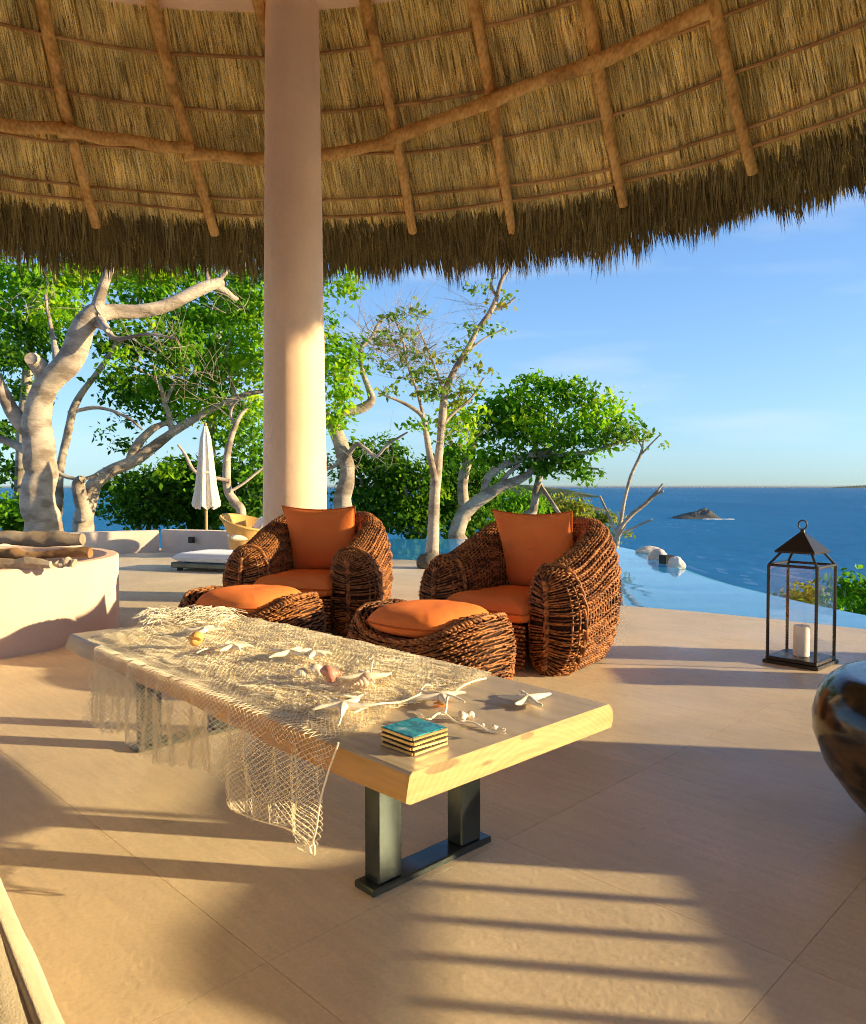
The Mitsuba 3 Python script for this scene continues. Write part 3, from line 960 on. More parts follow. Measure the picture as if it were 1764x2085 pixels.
for l in (0.325, 1.86):
    lg = put('leg_frame', beam(tab(l, .115, .0115), tab(l, .585, .0115), .085, .021), 'm_steel', tl)
    for w in (.185, .505):
        o = .032
        g = [beam(tab(l, w, .022), tab(l, w, HT - TK - .012), .012, .075)]
        for s in (-1, 1):
            a_, b_ = tab(l, w + s * (.006 + .0325), .022), tab(l, w + s * (.006 + .0325), HT - TK - .012)
        # an upright of flat bar and box: a box section with the web facing the end
        x_, y_ = Ld, Wd
        bx_ = bevel_box(.062, .085, HT - TK - .034, .004, (0, 0, 0), math.atan2(Ld[1], Ld[0]))
        put('leg', (bx_[0] + tab(l, w, .022), bx_[1]), 'm_steel', tl)
    put('bracket', beam(tab(l, .12, HT - TK - .006), tab(l, .64, HT - TK - .006), .09, .0105), 'm_steel', tl)

# ------------------------------------------------------------------ the fishing net
def lw(p):
    d = p - NEAR
    return float(d @ Ld), float(d @ Wd)


top_img = [(692, 1503), (735, 1492), (775, 1473), (800, 1450), (850, 1437), (900, 1418), (955, 1400), (1005, 1374)]
top_poly = [lw(P(u, v, z=HT)) for u, v in top_img]
l_back = top_poly[-1][0]
top_poly = [(top_poly[0][0] - .01, -.02)] + top_poly + [(l_back + .03, WID + .005), (1.75, WID + .005), (1.95, WID - .03), (2.08, WID - .16), (2.02, .52), (2.10, .40), (2.13, .20), (2.05, -.02)]
top_poly = sg.Polygon(top_poly).buffer(0)
hang_img = [(692, 1500), (668, 1570), (655, 1620), (648, 1690), (644, 1734), (632, 1738), (618, 1706), (575, 1682), (520, 1668), (478, 1652), (462, 1596), (430, 1572),
            (380, 1566), (330, 1556), (290, 1536), (255, 1490), (235, 1500), (180, 1475), (190, 1340)]
fn_ = -Wd
hang_poly = []
for u, v in hang_img:
    r_ = ray(u, v)
    o_ = np.array([0, 0, EYE]) - (NEAR - Wd * .03)
    k_ = -(o_ @ fn_) / (r_ @ fn_)
    q_ = np.array([0, 0, EYE]) + k_ * r_
    hang_poly.append((float((q_ - NEAR) @ Ld), HT - q_[2]))
hang_poly = [(hang_poly[0][0], -.02)] + hang_poly + [(hang_poly[-1][0], -.02)]
hang_poly = sg.Polygon(hang_poly).buffer(0)


def net_layer(cell, stepb, off, seed, dense_hang=True, thin=0.0011):
    rg = np.random.default_rng(seed)
    la = np.arange(.05, 2.2, cell)
    bb = np.arange(-WID - .02, .55, stepb)
    A, Bv = np.meshgrid(la, bb, indexing='ij')
    i, j = np.meshgrid(np.arange(len(la)), np.arange(len(bb)), indexing='ij')
    sg2 = np.where((i + j) % 2 == 0, 1, -1)
    A = A + sg2 * cell * .47
    warp = meshkit.fbm(np.stack([A * 3 + seed, Bv * 3, A * 0], -1), 3) - .5
    warp2 = meshkit.fbm(np.stack([A * 4 + 7, Bv * 4 + seed, A * 0], -1), 3) - .5
    A = A + warp * .10
    B2 = Bv + warp2 * .06
    # the corner of the net is drawn down to its tip
    fold = np.abs(meshkit.fbm(np.stack([A * 5 + seed * 3, B2 * 16 + warp * 3, A * 0], -1), 3) - .5)
    folds = np.clip(.20 - fold * 2.0, 0, .2) / .2
    on = B2 < 0
    zt = HT + .0035 + off + folds * .011 * np.clip(-B2 / .05, 0, 1) * np.clip((WID + B2) / .06 + .2, 0, 1)
    pleat = .010 * np.sin(A * 52 + 3 * warp) + .012 * np.sin(A * 23 + 9 * warp2)
    hang = np.clip(B2, 0, None)
    out = np.where(on, 0, .027 + off + np.clip(hang / .08, 0, 1) * (.008 + pleat))
    wv = np.where(on, -B2, 0 - out)
    z = np.where(on, zt, HT + .004 - hang)
    pts = NEAR + A[..., None] * Ld + wv[..., None] * Wd
    pts[..., 2] = z
    inside_ = np.where(on, shapely.contains_xy(top_poly, A, wv), shapely.contains_xy(hang_poly, A, hang))
    if not dense_hang:
        inside_ &= B2 < -.045 - .05 * meshkit.noise(np.stack([A * 20, A * 0, A * 0], -1))
    seg = inside_[:, :-1] & inside_[:, 1:]
    p0, p1 = pts[:, :-1][seg], pts[:, 1:][seg]
    return np.stack([p0, p1], 1)


top_segs = np.concatenate([net_layer(.0120, .0095, .002, 4, False), net_layer(.0130, .0100, .005, 9, False)])
nt = thing('fishing_net', 'cream knotted fishing net draped over the table and hanging off its front edge', 'net')
hang1 = net_layer(.0105, .0080, 0, 1)
full_poly = hang_poly
hang2 = net_layer(.0110, .0085, .004, 6)
hang2 = hang2[(hang2[:, 0, 2] < HT - .065) | (((hang2[:, 0] - NEAR) @ Ld < .93) & (hang2[:, 0, 2] < HT - .03))]
hang3 = net_layer(.0130, .0100, .008, 12)
hang3 = hang3[(hang3[:, 0, 2] < HT - .075) & ((hang3[:, 0] - NEAR) @ Ld > .93)]
hang_poly = full_poly
tag(put('mesh', merge([tubes_many(hang1, .00085, 3), tubes_many(hang2, .00100, 3), tubes_many(hang3, .00105, 3), tubes_many(top_segs, .00125, 3)]), 'm_net', nt), kind='stuff')
tip = P(638, 1722, y=float((NEAR + Ld * lw(P(640, 1735, y=2.2))[0])[1]))
tq_ = NEAR + Ld * hang_poly.bounds[0]


def front_plane(u, v, o=.045):
    r_ = ray(u, v)
    k_ = -((np.array([0, 0, EYE]) - (NEAR - Wd * o)) @ fn_) / (r_ @ fn_)
    return np.array([0, 0, EYE]) + k_ * r_


edge_p = spline(np.array([front_plane(u, v) for u, v in [(478, 1652), (525, 1670), (580, 1686), (615, 1706), (632, 1725)]]), 8)
put('edge_cord', tube(edge_p, .0025, 5), 'm_net', nt, smooth=True)
edge_p2 = spline(np.array([front_plane(u, v) for u, v in [(690, 1512), (668, 1575), (653, 1630), (644, 1690), (634, 1722)]]), 8)
put('edge_cord', tube(edge_p2, .0025, 5), 'm_net', nt, smooth=True)
lc = front_plane(636, 1728)
an = np.linspace(0, 2 * math.pi, 25)[:-1]
put('loop', tube(lc + np.stack([.011 * np.cos(an) * Ld[0], .011 * np.cos(an) * Ld[1], .017 * np.sin(an)], -1), .0032, 6, closed=True), 'm_net', nt, smooth=True)
# loose cords along the rim of the net on the table
cords = [[(720, 1452), (800, 1428), (850, 1420), (858, 1402), (880, 1396)], [(690, 1476), (700, 1440), (650, 1420)], [(880, 1462), (905, 1450), (912, 1425), (925, 1408), (990, 1380)],
         [(830, 1450), (870, 1460), (900, 1455), (940, 1470), (985, 1482), (1030, 1490)], [(560, 1400), (640, 1408), (700, 1420), (740, 1412)], [(400, 1330), (440, 1318), (470, 1310)],
         [(760, 1345), (755, 1380), (765, 1408)], [(300, 1270), (350, 1262), (400, 1270), (450, 1262)]]
for c_ in cords:
    p_ = spline(np.array([P(u, v, z=HT + .026) for u, v in c_]), 8)
    p_[:, 2] += .006 * np.sin(np.arange(len(p_)) * .5)
    put('loose_cord', tube(p_, .0030, 5), 'm_net', nt, smooth=True)
# a bunched heap of net at the far end
rg = np.random.default_rng(31)
hp = []
for k in range(130):
    c_ = P(rg.uniform(300, 470), rg.uniform(1250, 1275), z=HT + .01)
    a_ = rg.uniform(0, 6.28)
    s_ = np.linspace(-1, 1, 9)
    hp.append(c_ + np.stack([np.cos(a_) * s_ * .09, np.sin(a_) * s_ * .09, .012 + .030 * (1 - s_ ** 2) * rg.uniform(.3, 1.2)], -1) + rg.normal(0, .006, (9, 3)) * [1, 1, .3])
tag(put('bunched_cords', tubes_many(np.array(hp), .0016, 3), 'm_net', nt), kind='stuff')

# ------------------------------------------------------------------ starfish, shells, coasters on the table
def starfish(r, seed, curl=.22, thick=.0112):
    rg_ = np.random.default_rng(seed)
    hulls = []
    sph = lambda p, q: m3.Manifold.sphere(q, 10).translate(list(map(float, p)))
    for k in range(5):
        a = k * 2 * math.pi / 5 + rg_.normal(0, .16)
        L_ = r * rg_.uniform(.88, 1.08)
        s_ = [0, .25, .5, .75, 1.0]
        bend = rg_.normal(0, .22)
        z_ = [thick, thick * 1.1, thick + curl * r * .08 * rg_.uniform(0, 1), thick + curl * r * .22 * rg_.uniform(0, 1), thick * .7 + curl * r * .5 * rg_.uniform(0, 1)]
        p_ = [np.array([math.cos(a + bend * q) * L_ * q, math.sin(a + bend * q) * L_ * q, zz]) for q, zz in zip(s_, z_)]
        w_ = [thick * 1.25, thick * 1.05, thick * .8, thick * .6, thick * .3]
        for i in range(4):
            hulls.append(m3.Manifold.batch_hull([sph(p_[i], w_[i]), sph(p_[i + 1], w_[i + 1])]))
    m = m3.Manifold.batch_boolean(hulls, m3.OpType.Add).refine_to_length(.006).to_mesh()
    tm = trimesh.Trimesh(m.vert_properties[:, :3], m.tri_verts)
    trimesh.smoothing.filter_taubin(tm, iterations=6)
    tm.vertices[:, 2] -= tm.vertices[:, 2].min()
    return tm


stars = [(1075, 1432, .088, 1, .002, .5, 'pale five armed starfish alone on the bare wood at the right end of the table'),
         (700, 1446, .095, 2, .024, 2.2, 'bright white starfish on the net near the front edge of the table'),
         (745, 1385, .085, 3, .024, 1.2, 'white starfish on the net at the middle of the table behind the pink shell'),
         (590, 1336, .090, 4, .024, .4, 'white starfish with spread arms on the net left of the table middle'),
         (474, 1324, .070, 5, .024, 1.9, 'small cream starfish on the net beside the orange shell at the left'),
         (900, 1428, .085, 6, .012, .9, 'cream starfish tangled in cord at the near end of the net'),
         (415, 1288, .080, 7, .026, .2, 'greyish starfish lying in the bunched net at the far end of the table'),
         (640, 1338, .055, 8, .026, .8, 'smallest white starfish between the two middle starfish')]
for u, v, r, sd, dz, rz, lb in stars:
    p_ = P(u, v, z=HT + dz)
    p_[2] = HT + dz - .001
    solo('starfish', move(starfish(r, sd), p_, rz), 'm_star', lb, 'starfish', smooth=50)


def conch(L_, seed):
    t = np.linspace(0, 1, 70)
    a = t * 2 * math.pi * 4.2
    R_ = L_ * .30 * t ** 1.3 * (1.0)
    path = np.stack([np.cos(a) * R_ * .55, np.sin(a) * R_ * .55, L_ * (1 - t) ** .9 * .85 + L_ * .02], -1)
    v, f = tube(path, L_ * (.02 + .25 * t ** 1.4), 12)
    # lay it on its side
    v = np.stack([v[:, 2] - L_ * .4, v[:, 1], v[:, 0]], -1)
    v[:, 2] -= v[:, 2].min()
    return v, f


def urchin(r):
    th, ph_ = np.meshgrid(np.linspace(.08, math.pi - .05, 24), np.linspace(0, 2 * math.pi, 81)[:-1], indexing='ij')
    rr_ = r * (1 + .05 * np.abs(np.sin(ph_ * 10)))
    return grid(np.stack([rr_ * np.sin(th) * np.cos(ph_), rr_ * np.sin(th) * np.sin(ph_), r * .68 * (1 + np.cos(th))], -1), cv=True)


def scallop(r):
    t, a = np.meshgrid(np.linspace(0, 1, 14), np.linspace(-1.15, 1.15, 61), indexing='ij')
    rib = .05 * np.cos(a * 22) * t
    top = np.stack([r * t * np.sin(a), r * t * np.cos(a), r * (.35 * np.sin(t * 2.6) * np.cos(a) + rib * .5) + .004], -1)
    bot = top * [1, 1, 0] + [0, 0, .0]
    return merge([grid(top), grid(bot)])


shells = [('sea_urchin_shell', urchin(.021), 615, 1378, 'm_star', 'round white sea urchin shell on the net left of the pink shell', 'sea shell', 0, .020),
          ('pink_shell', conch(.075, 1), 682, 1388, 'm_shell_pink', 'pink red spiral shell on the net at the middle of the table', 'sea shell', .6, .020),
          ('orange_shell', conch(.080, 2), 392, 1315, 'm_shell_orange', 'orange tan shell with pale lip on the net at the left of the table', 'sea shell', 2.6, .022),
          ('cream_shell', conch(.06, 3), 650, 1376, 'm_shell', 'cream spiral shell between the white urchin and the pink shell', 'sea shell', 1.2, .020),
          ('amber_shell', scallop(.030), 902, 1440, 'm_shell_orange', 'amber fan shell under the cord tangled starfish near the coasters', 'sea shell', .4, .006),
          ('tan_shell', conch(.065, 4), 735, 1404, 'm_shell', 'tan spiral shell in front of the middle starfish', 'sea shell', 4.0, .020),
          ('ribbed_shell', scallop(.026), 640, 1345, 'm_shell', 'pale fan shell lying against the smallest starfish', 'sea shell', 2.0, .022),
          ('cockle_shell', scallop(.022), 440, 1322, 'm_shell', 'little cream fan shell left of the small cream starfish', 'sea shell', 1.0, .022)]
for nm, ms, u, v, bs, lb, ct, rz, dz in shells:
    p_ = P(u, v, z=HT + dz)
    solo(nm, move(ms, p_, rz), bs, lb, ct, smooth=45)
ss_ = thing('shell_string', 'thin cord strung with little cream shells beside the coasters', 'shell string')
pth = spline(np.array([P(u, v, z=HT + .006) for u, v in [(845, 1452), (880, 1462), (915, 1462), (945, 1466), (985, 1482), (1030, 1492)]]), 8)
put('cord', tube(pth, .0022, 5), 'm_net', ss_, smooth=True)
for u, v, L_, rz in [(948, 1466, .035, .3), (960, 1462, .03, 1.4), (938, 1470, .028, 2.2), (1010, 1486, .02, .6), (1022, 1491, .018, 2.0), (985, 1480, .016, 1)]:
    p_ = P(u, v, z=HT + .002)
    put('shell', move(conch(L_, 1), p_, rz), 'm_shell', ss_, smooth=45)

cw, chh = .120, .0118
c0 = P(840, 1543, z=HT)
cdx, cdy = Ld, Wd
for k, (lb, rot) in enumerate([('bottom gold rimmed dark coaster in the stack of four', .03), ('second coaster from the bottom with a gold rim', -.02), ('third coaster from the bottom with a gold rim', .015),
                               ('top coaster of the stack with a glossy teal face and gold rim', 0)]):
    cst = thing('coaster', lb, 'coaster', 'gold rimmed coasters stacked at the near end of the table')
    ang_ = math.atan2(Ld[1], Ld[0]) + rot
    ctr = c0 + (Ld + Wd) * (cw / 2 + .002)
    ctr[2] = HT + .0006 + k * (chh + .0003)
    put('slab', bevel_box(cw - .006, cw - .006, chh - .0012, .001, ctr, ang_), 'm_agate' if k == 3 else 'm_coaster', cst)
    rim = [np.array([sx * cw / 2, sy * cw / 2, 0]) for sx, sy in ((-1, -1), (1, -1), (1, 1), (-1, 1))]
    g = []
    for q in range(4):
        a_, b_ = rim[q], rim[(q + 1) % 4]
        d_ = (b_ - a_) / np.linalg.norm(b_ - a_)
        g.append(beam(a_ + d_ * .0021 + [0, 0, chh * .46], b_ - d_ * -.0019 * 0 - d_ * .0021 + [0, 0, chh * .46], .0042, .0066, .001))
    put('rim', move(merge(g), ctr, ang_), 'm_gold', cst)

# ------------------------------------------------------------------ lantern with its candle
lan = thing('lantern', 'tall black metal lantern with glass panes and a pyramid roof beside the pool', 'lantern')
lc_ = np.array([2.295, 4.74, 0.0])
lr = math.atan2(.23, .25)
ca, sa = np.array([math.cos(lr), math.sin(lr), 0]), np.array([-math.sin(lr), math.cos(lr), 0])
hw = .144


def lp(x, y, z):
    return lc_ + ca * x + sa * y + np.array([0, 0, z])


put('base', merge([bevel_box(2 * hw + .045, 2 * hw + .045, .022, .004, lc_, lr), bevel_box(2 * hw + .02, 2 * hw + .02, .022, .004, lc_ + [0, 0, .0225], lr)]), 'm_black', lan)
cor = [(-1, -1), (1, -1), (1, 1), (-1, 1)]
zt, zc_, zr = .612, .700, .815
hc_ = .085
for sx, sy in cor:
    put('post', beam(lp(sx * hw, sy * hw, .045), lp(sx * hw, sy * hw, zt), .017), 'm_black', lan)
    put('slanted_bar', beam(lp(sx * hw, sy * hw, zt), lp(sx * hc_, sy * hc_, zc_), .013), 'm_black', lan)
for q in range(4):
    (x0, y0), (x1, y1) = cor[q], cor[(q + 1) % 4]
    put('top_rail', beam(lp(x0 * hw, y0 * hw, zt), lp(x1 * hw, y1 * hw, zt), .016), 'm_black', lan)
    i_ = .998
    pv = np.array([lp(x0 * hw * i_, y0 * hw * i_, .05), lp(x1 * hw * i_, y1 * hw * i_, .05), lp(x1 * hw * i_, y1 * hw * i_, zt - .008), lp(x0 * hw * i_, y0 * hw * i_, zt - .008)])
    put('pane', (pv, np.array([[0, 1, 2], [0, 2, 3]])), 'm_pane', lan)
rf = [lp(x * (hc_ + .035), y * (hc_ + .035), zc_) for x, y in cor] + [lp(x * (hc_ + .033), y * (hc_ + .033), zc_ - .012) for x, y in cor] + [lp(x * .012, y * .012, zr) for x, y in cor]
put('roof', trimesh.convex.convex_hull(np.array(rf)), 'm_black', lan)
put('roof__cap', move(lathe([(.014, 0), (.014, .012), (.007, .022), (.0, .024)], 16), lp(0, 0, zr - .003)), 'm_black', lan, smooth=40)
an = np.linspace(0, 2 * math.pi, 33)[:-1]
put('ring', tube(lp(0, 0, zr + .046) + np.stack([.027 * np.cos(an), 0 * an, .027 * np.sin(an)], -1), .0045, 8, closed=True), 'm_black', lan, smooth=True)
cd = thing('candle', 'thick ivory pillar candle standing inside the glass lantern', 'candle')
cc_ = lp(.0, -.005, .0455)
put('wax', move(lathe([(0, 0), (.046, 0), (.048, .004), (.048, .182), (.045, .188), (.03, .183), (.0, .180)], 40), cc_), 'm_candle', cd, smooth=40)
put('wick', tube(np.array([cc_ + [0, 0, .178], cc_ + [.001, 0, .19], cc_ + [.004, 0, .2]]), .0015, 5), 'm_dark', cd)

# ------------------------------------------------------------------ polished stone stool at the right edge
def stool_mesh():
    return lathe([(0.0, 0), (.20, 0), (.235, .01), (.30, .08), (.372, .18), (.408, .28), (.412, .34), (.395, .41), (.365, .455), (.335, .478), (.31, .486), (.29, .484), (.0, .492)], 72)


solo('stone_stool', move(stool_mesh(), (1.66, 2.40, 0)), 'm_stone', 'glossy dark brown stone drum stool cut by the right edge of the picture', 'stool', smooth=40)

# ------------------------------------------------------------------ linen sofa at the lower left corner
so = thing('linen_sofa', 'beige linen sofa seat with a piped edge in the lower left corner', 'sofa')


SD, SN = np.array([-.62, .785, 0]), np.array([.785, .62, 0])


def nt_(n_, t_, z):
    """n across towards the armchairs, t along the table's line, from under the camera."""
    return np.array([SN[0] * n_ + SD[0] * t_, SN[1] * n_ + SD[1] * t_, z])


def rbox(n0, n1, t0, t1, z0_, z1, r):
    """A cushion block with rounded edges."""
    sp = [m3.Manifold.sphere(r, 20).translate([n, t, z]) for n in (n0 + r, n1 - r) for t in (t0 + r, t1 - r) for z in (z0_ + r, z1 - r)]
    m = m3.Manifold.batch_hull(sp).refine_to_length(.03).to_mesh()
    v = m.vert_properties[:, :3]
    w = (meshkit.fbm(v * 7, 3) - .5) * .008
    v = v + np.stack([w, 0 * w, w], -1)
    return v[:, :1] * SN + v[:, 1:2] * SD + np.array([0, 0, 1.0]) * v[:, 2:], m.tri_verts


put('seat_cushion', rbox(-.42, .236, .50, 2.7, .22, .458, .105), 'm_linen', so, smooth=50)
pipe = np.array([nt_(.188, t_, .4425 + .001 * math.sin(t_ * 9)) for t_ in np.linspace(.55, 2.65, 60)])
put('piping', tube(pipe, .006, 8), 'm_linen', so, smooth=True)
put('frame', rbox(-.60, .21, .46, 2.74, .06, .245, .03), 'm_linen', so, smooth=50)
put('backrest', rbox(-.72, -.44, .50, 2.7, .22, .80, .07), 'm_linen', so, smooth=50)
for n_, t_ in ((-.5, .56), (.14, .56), (-.5, 2.64), (.14, 2.64)):
    put('foot', bevel_box(.05, .05, .06, .004, nt_(n_, t_, 0), math.atan2(Ld[1], Ld[0])), 'm_slat', so)

# ------------------------------------------------------------------ round plaster fire pit with driftwood
fp = thing('fire_pit', 'round pale pink plaster fire pit with a low curved wall at the left edge', 'fire pit')
fc, fR, fh = np.array([-3.62, 5.66, 0]), 1.19, .565
put('wall', move(lathe([(fR - .10, .30), (fR - .10, fh - .012), (fR - .088, fh), (fR - .012, fh), (fR, fh - .012), (fR, 0), (fR - .09, 0)], 120), fc), 'm_pink', fp, smooth=40)
a_, b_ = np.meshgrid(np.linspace(0, 2 * math.pi, 73)[:-1], np.linspace(0, fR - .102, 14), indexing='ij')
zz = .40 + .05 * (meshkit.fbm(np.stack([np.cos(a_) * b_ * 4, np.sin(a_) * b_ * 4, a_ * 0], -1), 3) - .5)
put('sand', grid(np.stack([fc[0] + b_ * np.cos(a_), fc[1] + b_ * np.sin(a_), zz], -1), cu=True), 'm_sand', fp, smooth=True)


def driftwood(a, b, r0, r1, seed, sides=14):
    t = np.linspace(0, 1, 26)[:, None]
    a, b = np.asarray(a, float), np.asarray(b, float)
    p_ = a + (b - a) * t
    q_ = np.concatenate([t * 4, t * 0, t * 0 + seed], 1)
    p_[:, 2] += (meshkit.fbm(q_, 3) - .5) * .05
    v, f = tube(p_, r0 + (r1 - r0) * t[:, 0] + (meshkit.fbm(q_ * 2 + 5, 3) - .5) * .03, sides)
    w = (meshkit.fbm(v * 9, 3) - .5) * .03
    return v + w[:, None] * np.array([.6, .6, .8]), f


solo('driftwood_log', driftwood(P(-150, 1094, y=5.6), P(168, 1100, y=5.55), .060, .050, 3), 'm_drift', 'long grey weathered driftwood log lying across the top of the fire pit', 'log', smooth=50)
solo('driftwood_log', driftwood(P(-60, 1130, y=5.35), P(185, 1124, y=5.3), .042, .034, 8), 'm_drift_shaded', 'driftwood log added under the long grey one, browned as its shaded underside', 'log', smooth=50)  # stands in for the grey log's underside in shadow
m_ = driftwood(P(-80, 1152, y=4.98), P(104, 1148, y=4.95), .040, .036, 12, 6)
solo('driftwood_block', m_, 'm_drift', 'short pale squared driftwood piece at the front rim of the fire pit', 'log', smooth=30)
solo('driftwood_chip', driftwood(P(118, 1148, y=5.0), P(152, 1146, y=5.0), .030, .026, 15, 6), 'm_drift', 'small driftwood stub right of the pale squared piece', 'log', smooth=30)

# ------------------------------------------------------------------ low wall at the back, lamp, parasol, tub chair, daybed
gw = thing('garden_wall', 'low pale plaster wall along the back of the terrace', 'wall')
A_, B_, C_ = P(-200, 1146, z=0), P(326, 1124, z=0), P(545, 1126, z=0)
C_ = B_ + np.array([1.9, -.62, 0])


def wall_seg(a, b, h0, h1, th=.24):
    d = (b - a) / np.linalg.norm(b - a)
    nrm = np.array([-d[1], d[0], 0]) * th
    q = [a, b, b + nrm, a + nrm]
    return trimesh.convex.convex_hull(np.array(q + [x + [0, 0, h] for x, h in zip(q, (h0, h1, h1, h0))]))


u_ = (B_ - A_) / np.linalg.norm(B_ - A_)
put('section', wall_seg(A_, B_ - u_ * .012, .36, .36), 'm_wall', gw)
put('section', wall_seg(B_ + [.012, .03, 0], C_, .37, .37), 'm_wall', gw)
lt = thing('wall_light', 'small dark square light set low in the shaded part of the back wall', 'wall light')
w_ = C_ - B_
pl_ = B_ + w_ * (.33) + np.array([-.02, -.045, .17])
put('housing', bevel_box(.10, .05, .10, .004, pl_, math.atan2(w_[1], w_[0])), 'm_dark', lt)
put('lens', bevel_box(.06, .012, .05, .002, pl_ + [-.008, -.028, .025], math.atan2(w_[1], w_[0])), 'm_black', lt)

pa = thing('closed_parasol', 'closed white parasol on a thin wooden pole in front of the back wall', 'parasol')
pu = P(421, 1122, z=0)
py = pu[1]
zz_ = lambda v: EYE - (v - 990) / F_PX * py
zs = np.linspace(zz_(1034), zz_(868), 26)
th_ = np.linspace(0, 2 * math.pi, 97)[:-1]
tn = np.linspace(0, 1, 26)
rad = np.interp(tn, [0, .04, .25, .55, .85, 1], [.195, .205, .16, .125, .085, .03])
Q = np.stack([np.stack([pu[0] + r * (1 + .22 * np.cos(th_ * 8 + 1.2 * t) * (1 - .4 * t)) * np.cos(th_), pu[1] + r * (1 + .22 * np.cos(th_ * 8 + 1.2 * t) * (1 - .4 * t)) * np.sin(th_), z + .03 * np.cos(th_ * 8) * (1 - t) ** 6], -1)
              for r, z, t in zip(rad, zs, tn)], 0)
put('canopy', grid(Q, cv=True), 'm_canvas', pa, smooth=True)
put('pole', tube(np.array([pu, pu + [0, 0, zz_(862)]]), .024, 10), 'm_teak', pa, smooth=40)
put('strap', tube(np.stack([pu[0] + .145 * np.cos(th_), pu[1] + .145 * np.sin(th_), np.full(96, zz_(962))], -1), .012, 6, closed=True), 'm_canvas', pa, smooth=True)
put('base', move(lathe([(0, .05), (.03, .05), (.05, .045), (.20, .03), (.22, .012), (.22, 0)], 32), pu), 'm_steel', pa, smooth=30)

bk = thing('rattan_tub_chair', 'honey coloured rattan tub chair with a white cushion beside the back wall', 'chair')
bc = P(503, 1123, z=0); bc[1] = 11.9; bc[0] = (503 - 882) / F_PX * 11.9
zb = lambda v: EYE - (v - 990) / F_PX * 11.9
a_ = np.linspace(0, 2 * math.pi, 65)[:-1]
rim_h = zb(1050) + (zb(1080) - zb(1050)) * (0.5 + .5 * np.cos(a_ - math.radians(-25)))
Q = []
for t in np.linspace(0, 1, 16):
    r = np.interp(t, [0, .12, .5, .56, .62, 1], [.27, .27, .29, .25, .30, .40])
    z = np.interp(t, [0, 1], [0, 1]) * rim_h
    Q.append(np.stack([bc[0] + r * np.cos(a_), bc[1] + r * np.sin(a_), z], -1))
for t in np.linspace(1, .55, 6):
    r = np.interp(t, [.55, 1], [.24, .365])
    Q.append(np.stack([bc[0] + r * np.cos(a_), bc[1] + r * np.sin(a_), t * rim_h + (.012 if t == 1 else 0)], -1))
put('shell', grid(np.array(Q), cv=True), 'm_basket', bk, smooth=50)
put('rim', tube(Q[15] + [0, 0, .01], .022, 8, closed=True), 'm_basket', bk, smooth=True)
c_ = pillow(.30, .30, .09, 3, .05)
put('cushion', move(c_, (bc[0] + .03, bc[1] - .02, zb(1092)), .4), 'm_canvas', bk, smooth=True)
put('back_cushion', move(tilt(pillow(.22, .2, .07, 2.4, .06), math.radians(62), (0, .12, .12)), (bc[0] + .06, bc[1], zb(1092)), -1.1), 'm_canvas', bk, smooth=True)

db = thing('daybed', 'low daybed with a white mattress lying on the terrace behind the left armchair', 'daybed')
dc = P(455, 1158, z=0)
d0 = np.array([dc[0] + .20, dc[1] - .15, 0])
put('frame', bevel_box(1.5, .72, .07, .01, d0 + [0, 0, .04], -.35), 'm_steel', db)
put('mattress', move(pillow(.74, .35, .07, 12, .01), d0 + [0, 0, .168], -.35), 'm_mattress', db, smooth=50)
put('pillow', move(pillow(.20, .28, .05, 2.6, .05), d0 + [.46, -.16, .25], -.35), 'm_mattress', db, smooth=True)
for sx in (-.66, .66):
    for sy in (-.28, .28):
        c_, s_ = math.cos(-.35), math.sin(-.35)
        put('leg', bevel_box(.06, .06, .04, .004, d0 + [c_ * sx - s_ * sy, s_ * sx + c_ * sy, 0]), 'm_dark', db)

# ------------------------------------------------------------------ furniture added out of view on the sun's side, shaped to cast shade across the floor
sc_ = thing('added_screen', 'slatted wooden screen added right of the frame so its bars shade the floor', 'screen')
sx0 = 3.15  # made-up screen, slats and rail placed to stripe the floor with shade
for y_, top_ in ((1.955, 1.01), (1.795, .711), (1.635, 1.0), (1.467, .711), (1.31, .711), (1.15, .711)):
    put('slat', beam((sx0, y_, .558), (sx0, y_, top_), .066, .03), 'm_slat', sc_)
put('lower_panel', bevel_box(.035, 1.05, .522, .006, (sx0, 1.45, .035)), 'm_slat', sc_)
ct_ = np.array([[1.0, .712], [1.84, .712], [1.86, .725], [1.80, .75], [1.72, .77], [1.60, .83], [1.30, .845], [1.12, .83], [1.02, .77]])
pl_m = trimesh.creation.extrude_polygon(sg.Polygon(ct_), .04, engine='earcut')
v_ = pl_m.vertices
put('upper_rail', (np.stack([sx0 + .001 - .02 + v_[:, 2], v_[:, 0], v_[:, 1]], -1), pl_m.faces), 'm_slat', sc_)
cb = thing('added_cabinet', 'low wooden cabinet added outside the frame beside the slatted screen to shade the floor', 'cabinet')
put('body', bevel_box(.42, .86, .80, .02, (3.38, 2.43, .06)), 'm_slat', cb)
put('top', bevel_box(.46, .90, .035, .01, (3.38, 2.43, .862)), 'm_teak', cb)  # cabinet invented to throw the broad shade over the floor
for x_, y_ in ((3.22, 2.05), (3.54, 2.05), (3.22, 2.81), (3.54, 2.81)):
    put('foot', bevel_box(.05, .05, .06, .004, (x_, y_, 0)), 'm_slat', cb)
for y_, lb in ((4.74, 'wooden block stool added outside the frame for its shadow, nearer the pool'), (4.10, 'wooden block stool added outside the frame for its shadow, nearer the cabinet')):
    ws = thing('added_block_stool', lb, 'stool')  # added only for the bands of shade near the lantern
    put('seat', bevel_box(.40, .38, .06, .012, (3.45, y_, .44)), 'm_teak', ws)
    put('body', bevel_box(.36, .34, .405, .012, (3.45, y_, .034)), 'm_slat', ws)

# ------------------------------------------------------------------ trees and shrubs beyond the terrace
trng = np.random.default_rng(77)


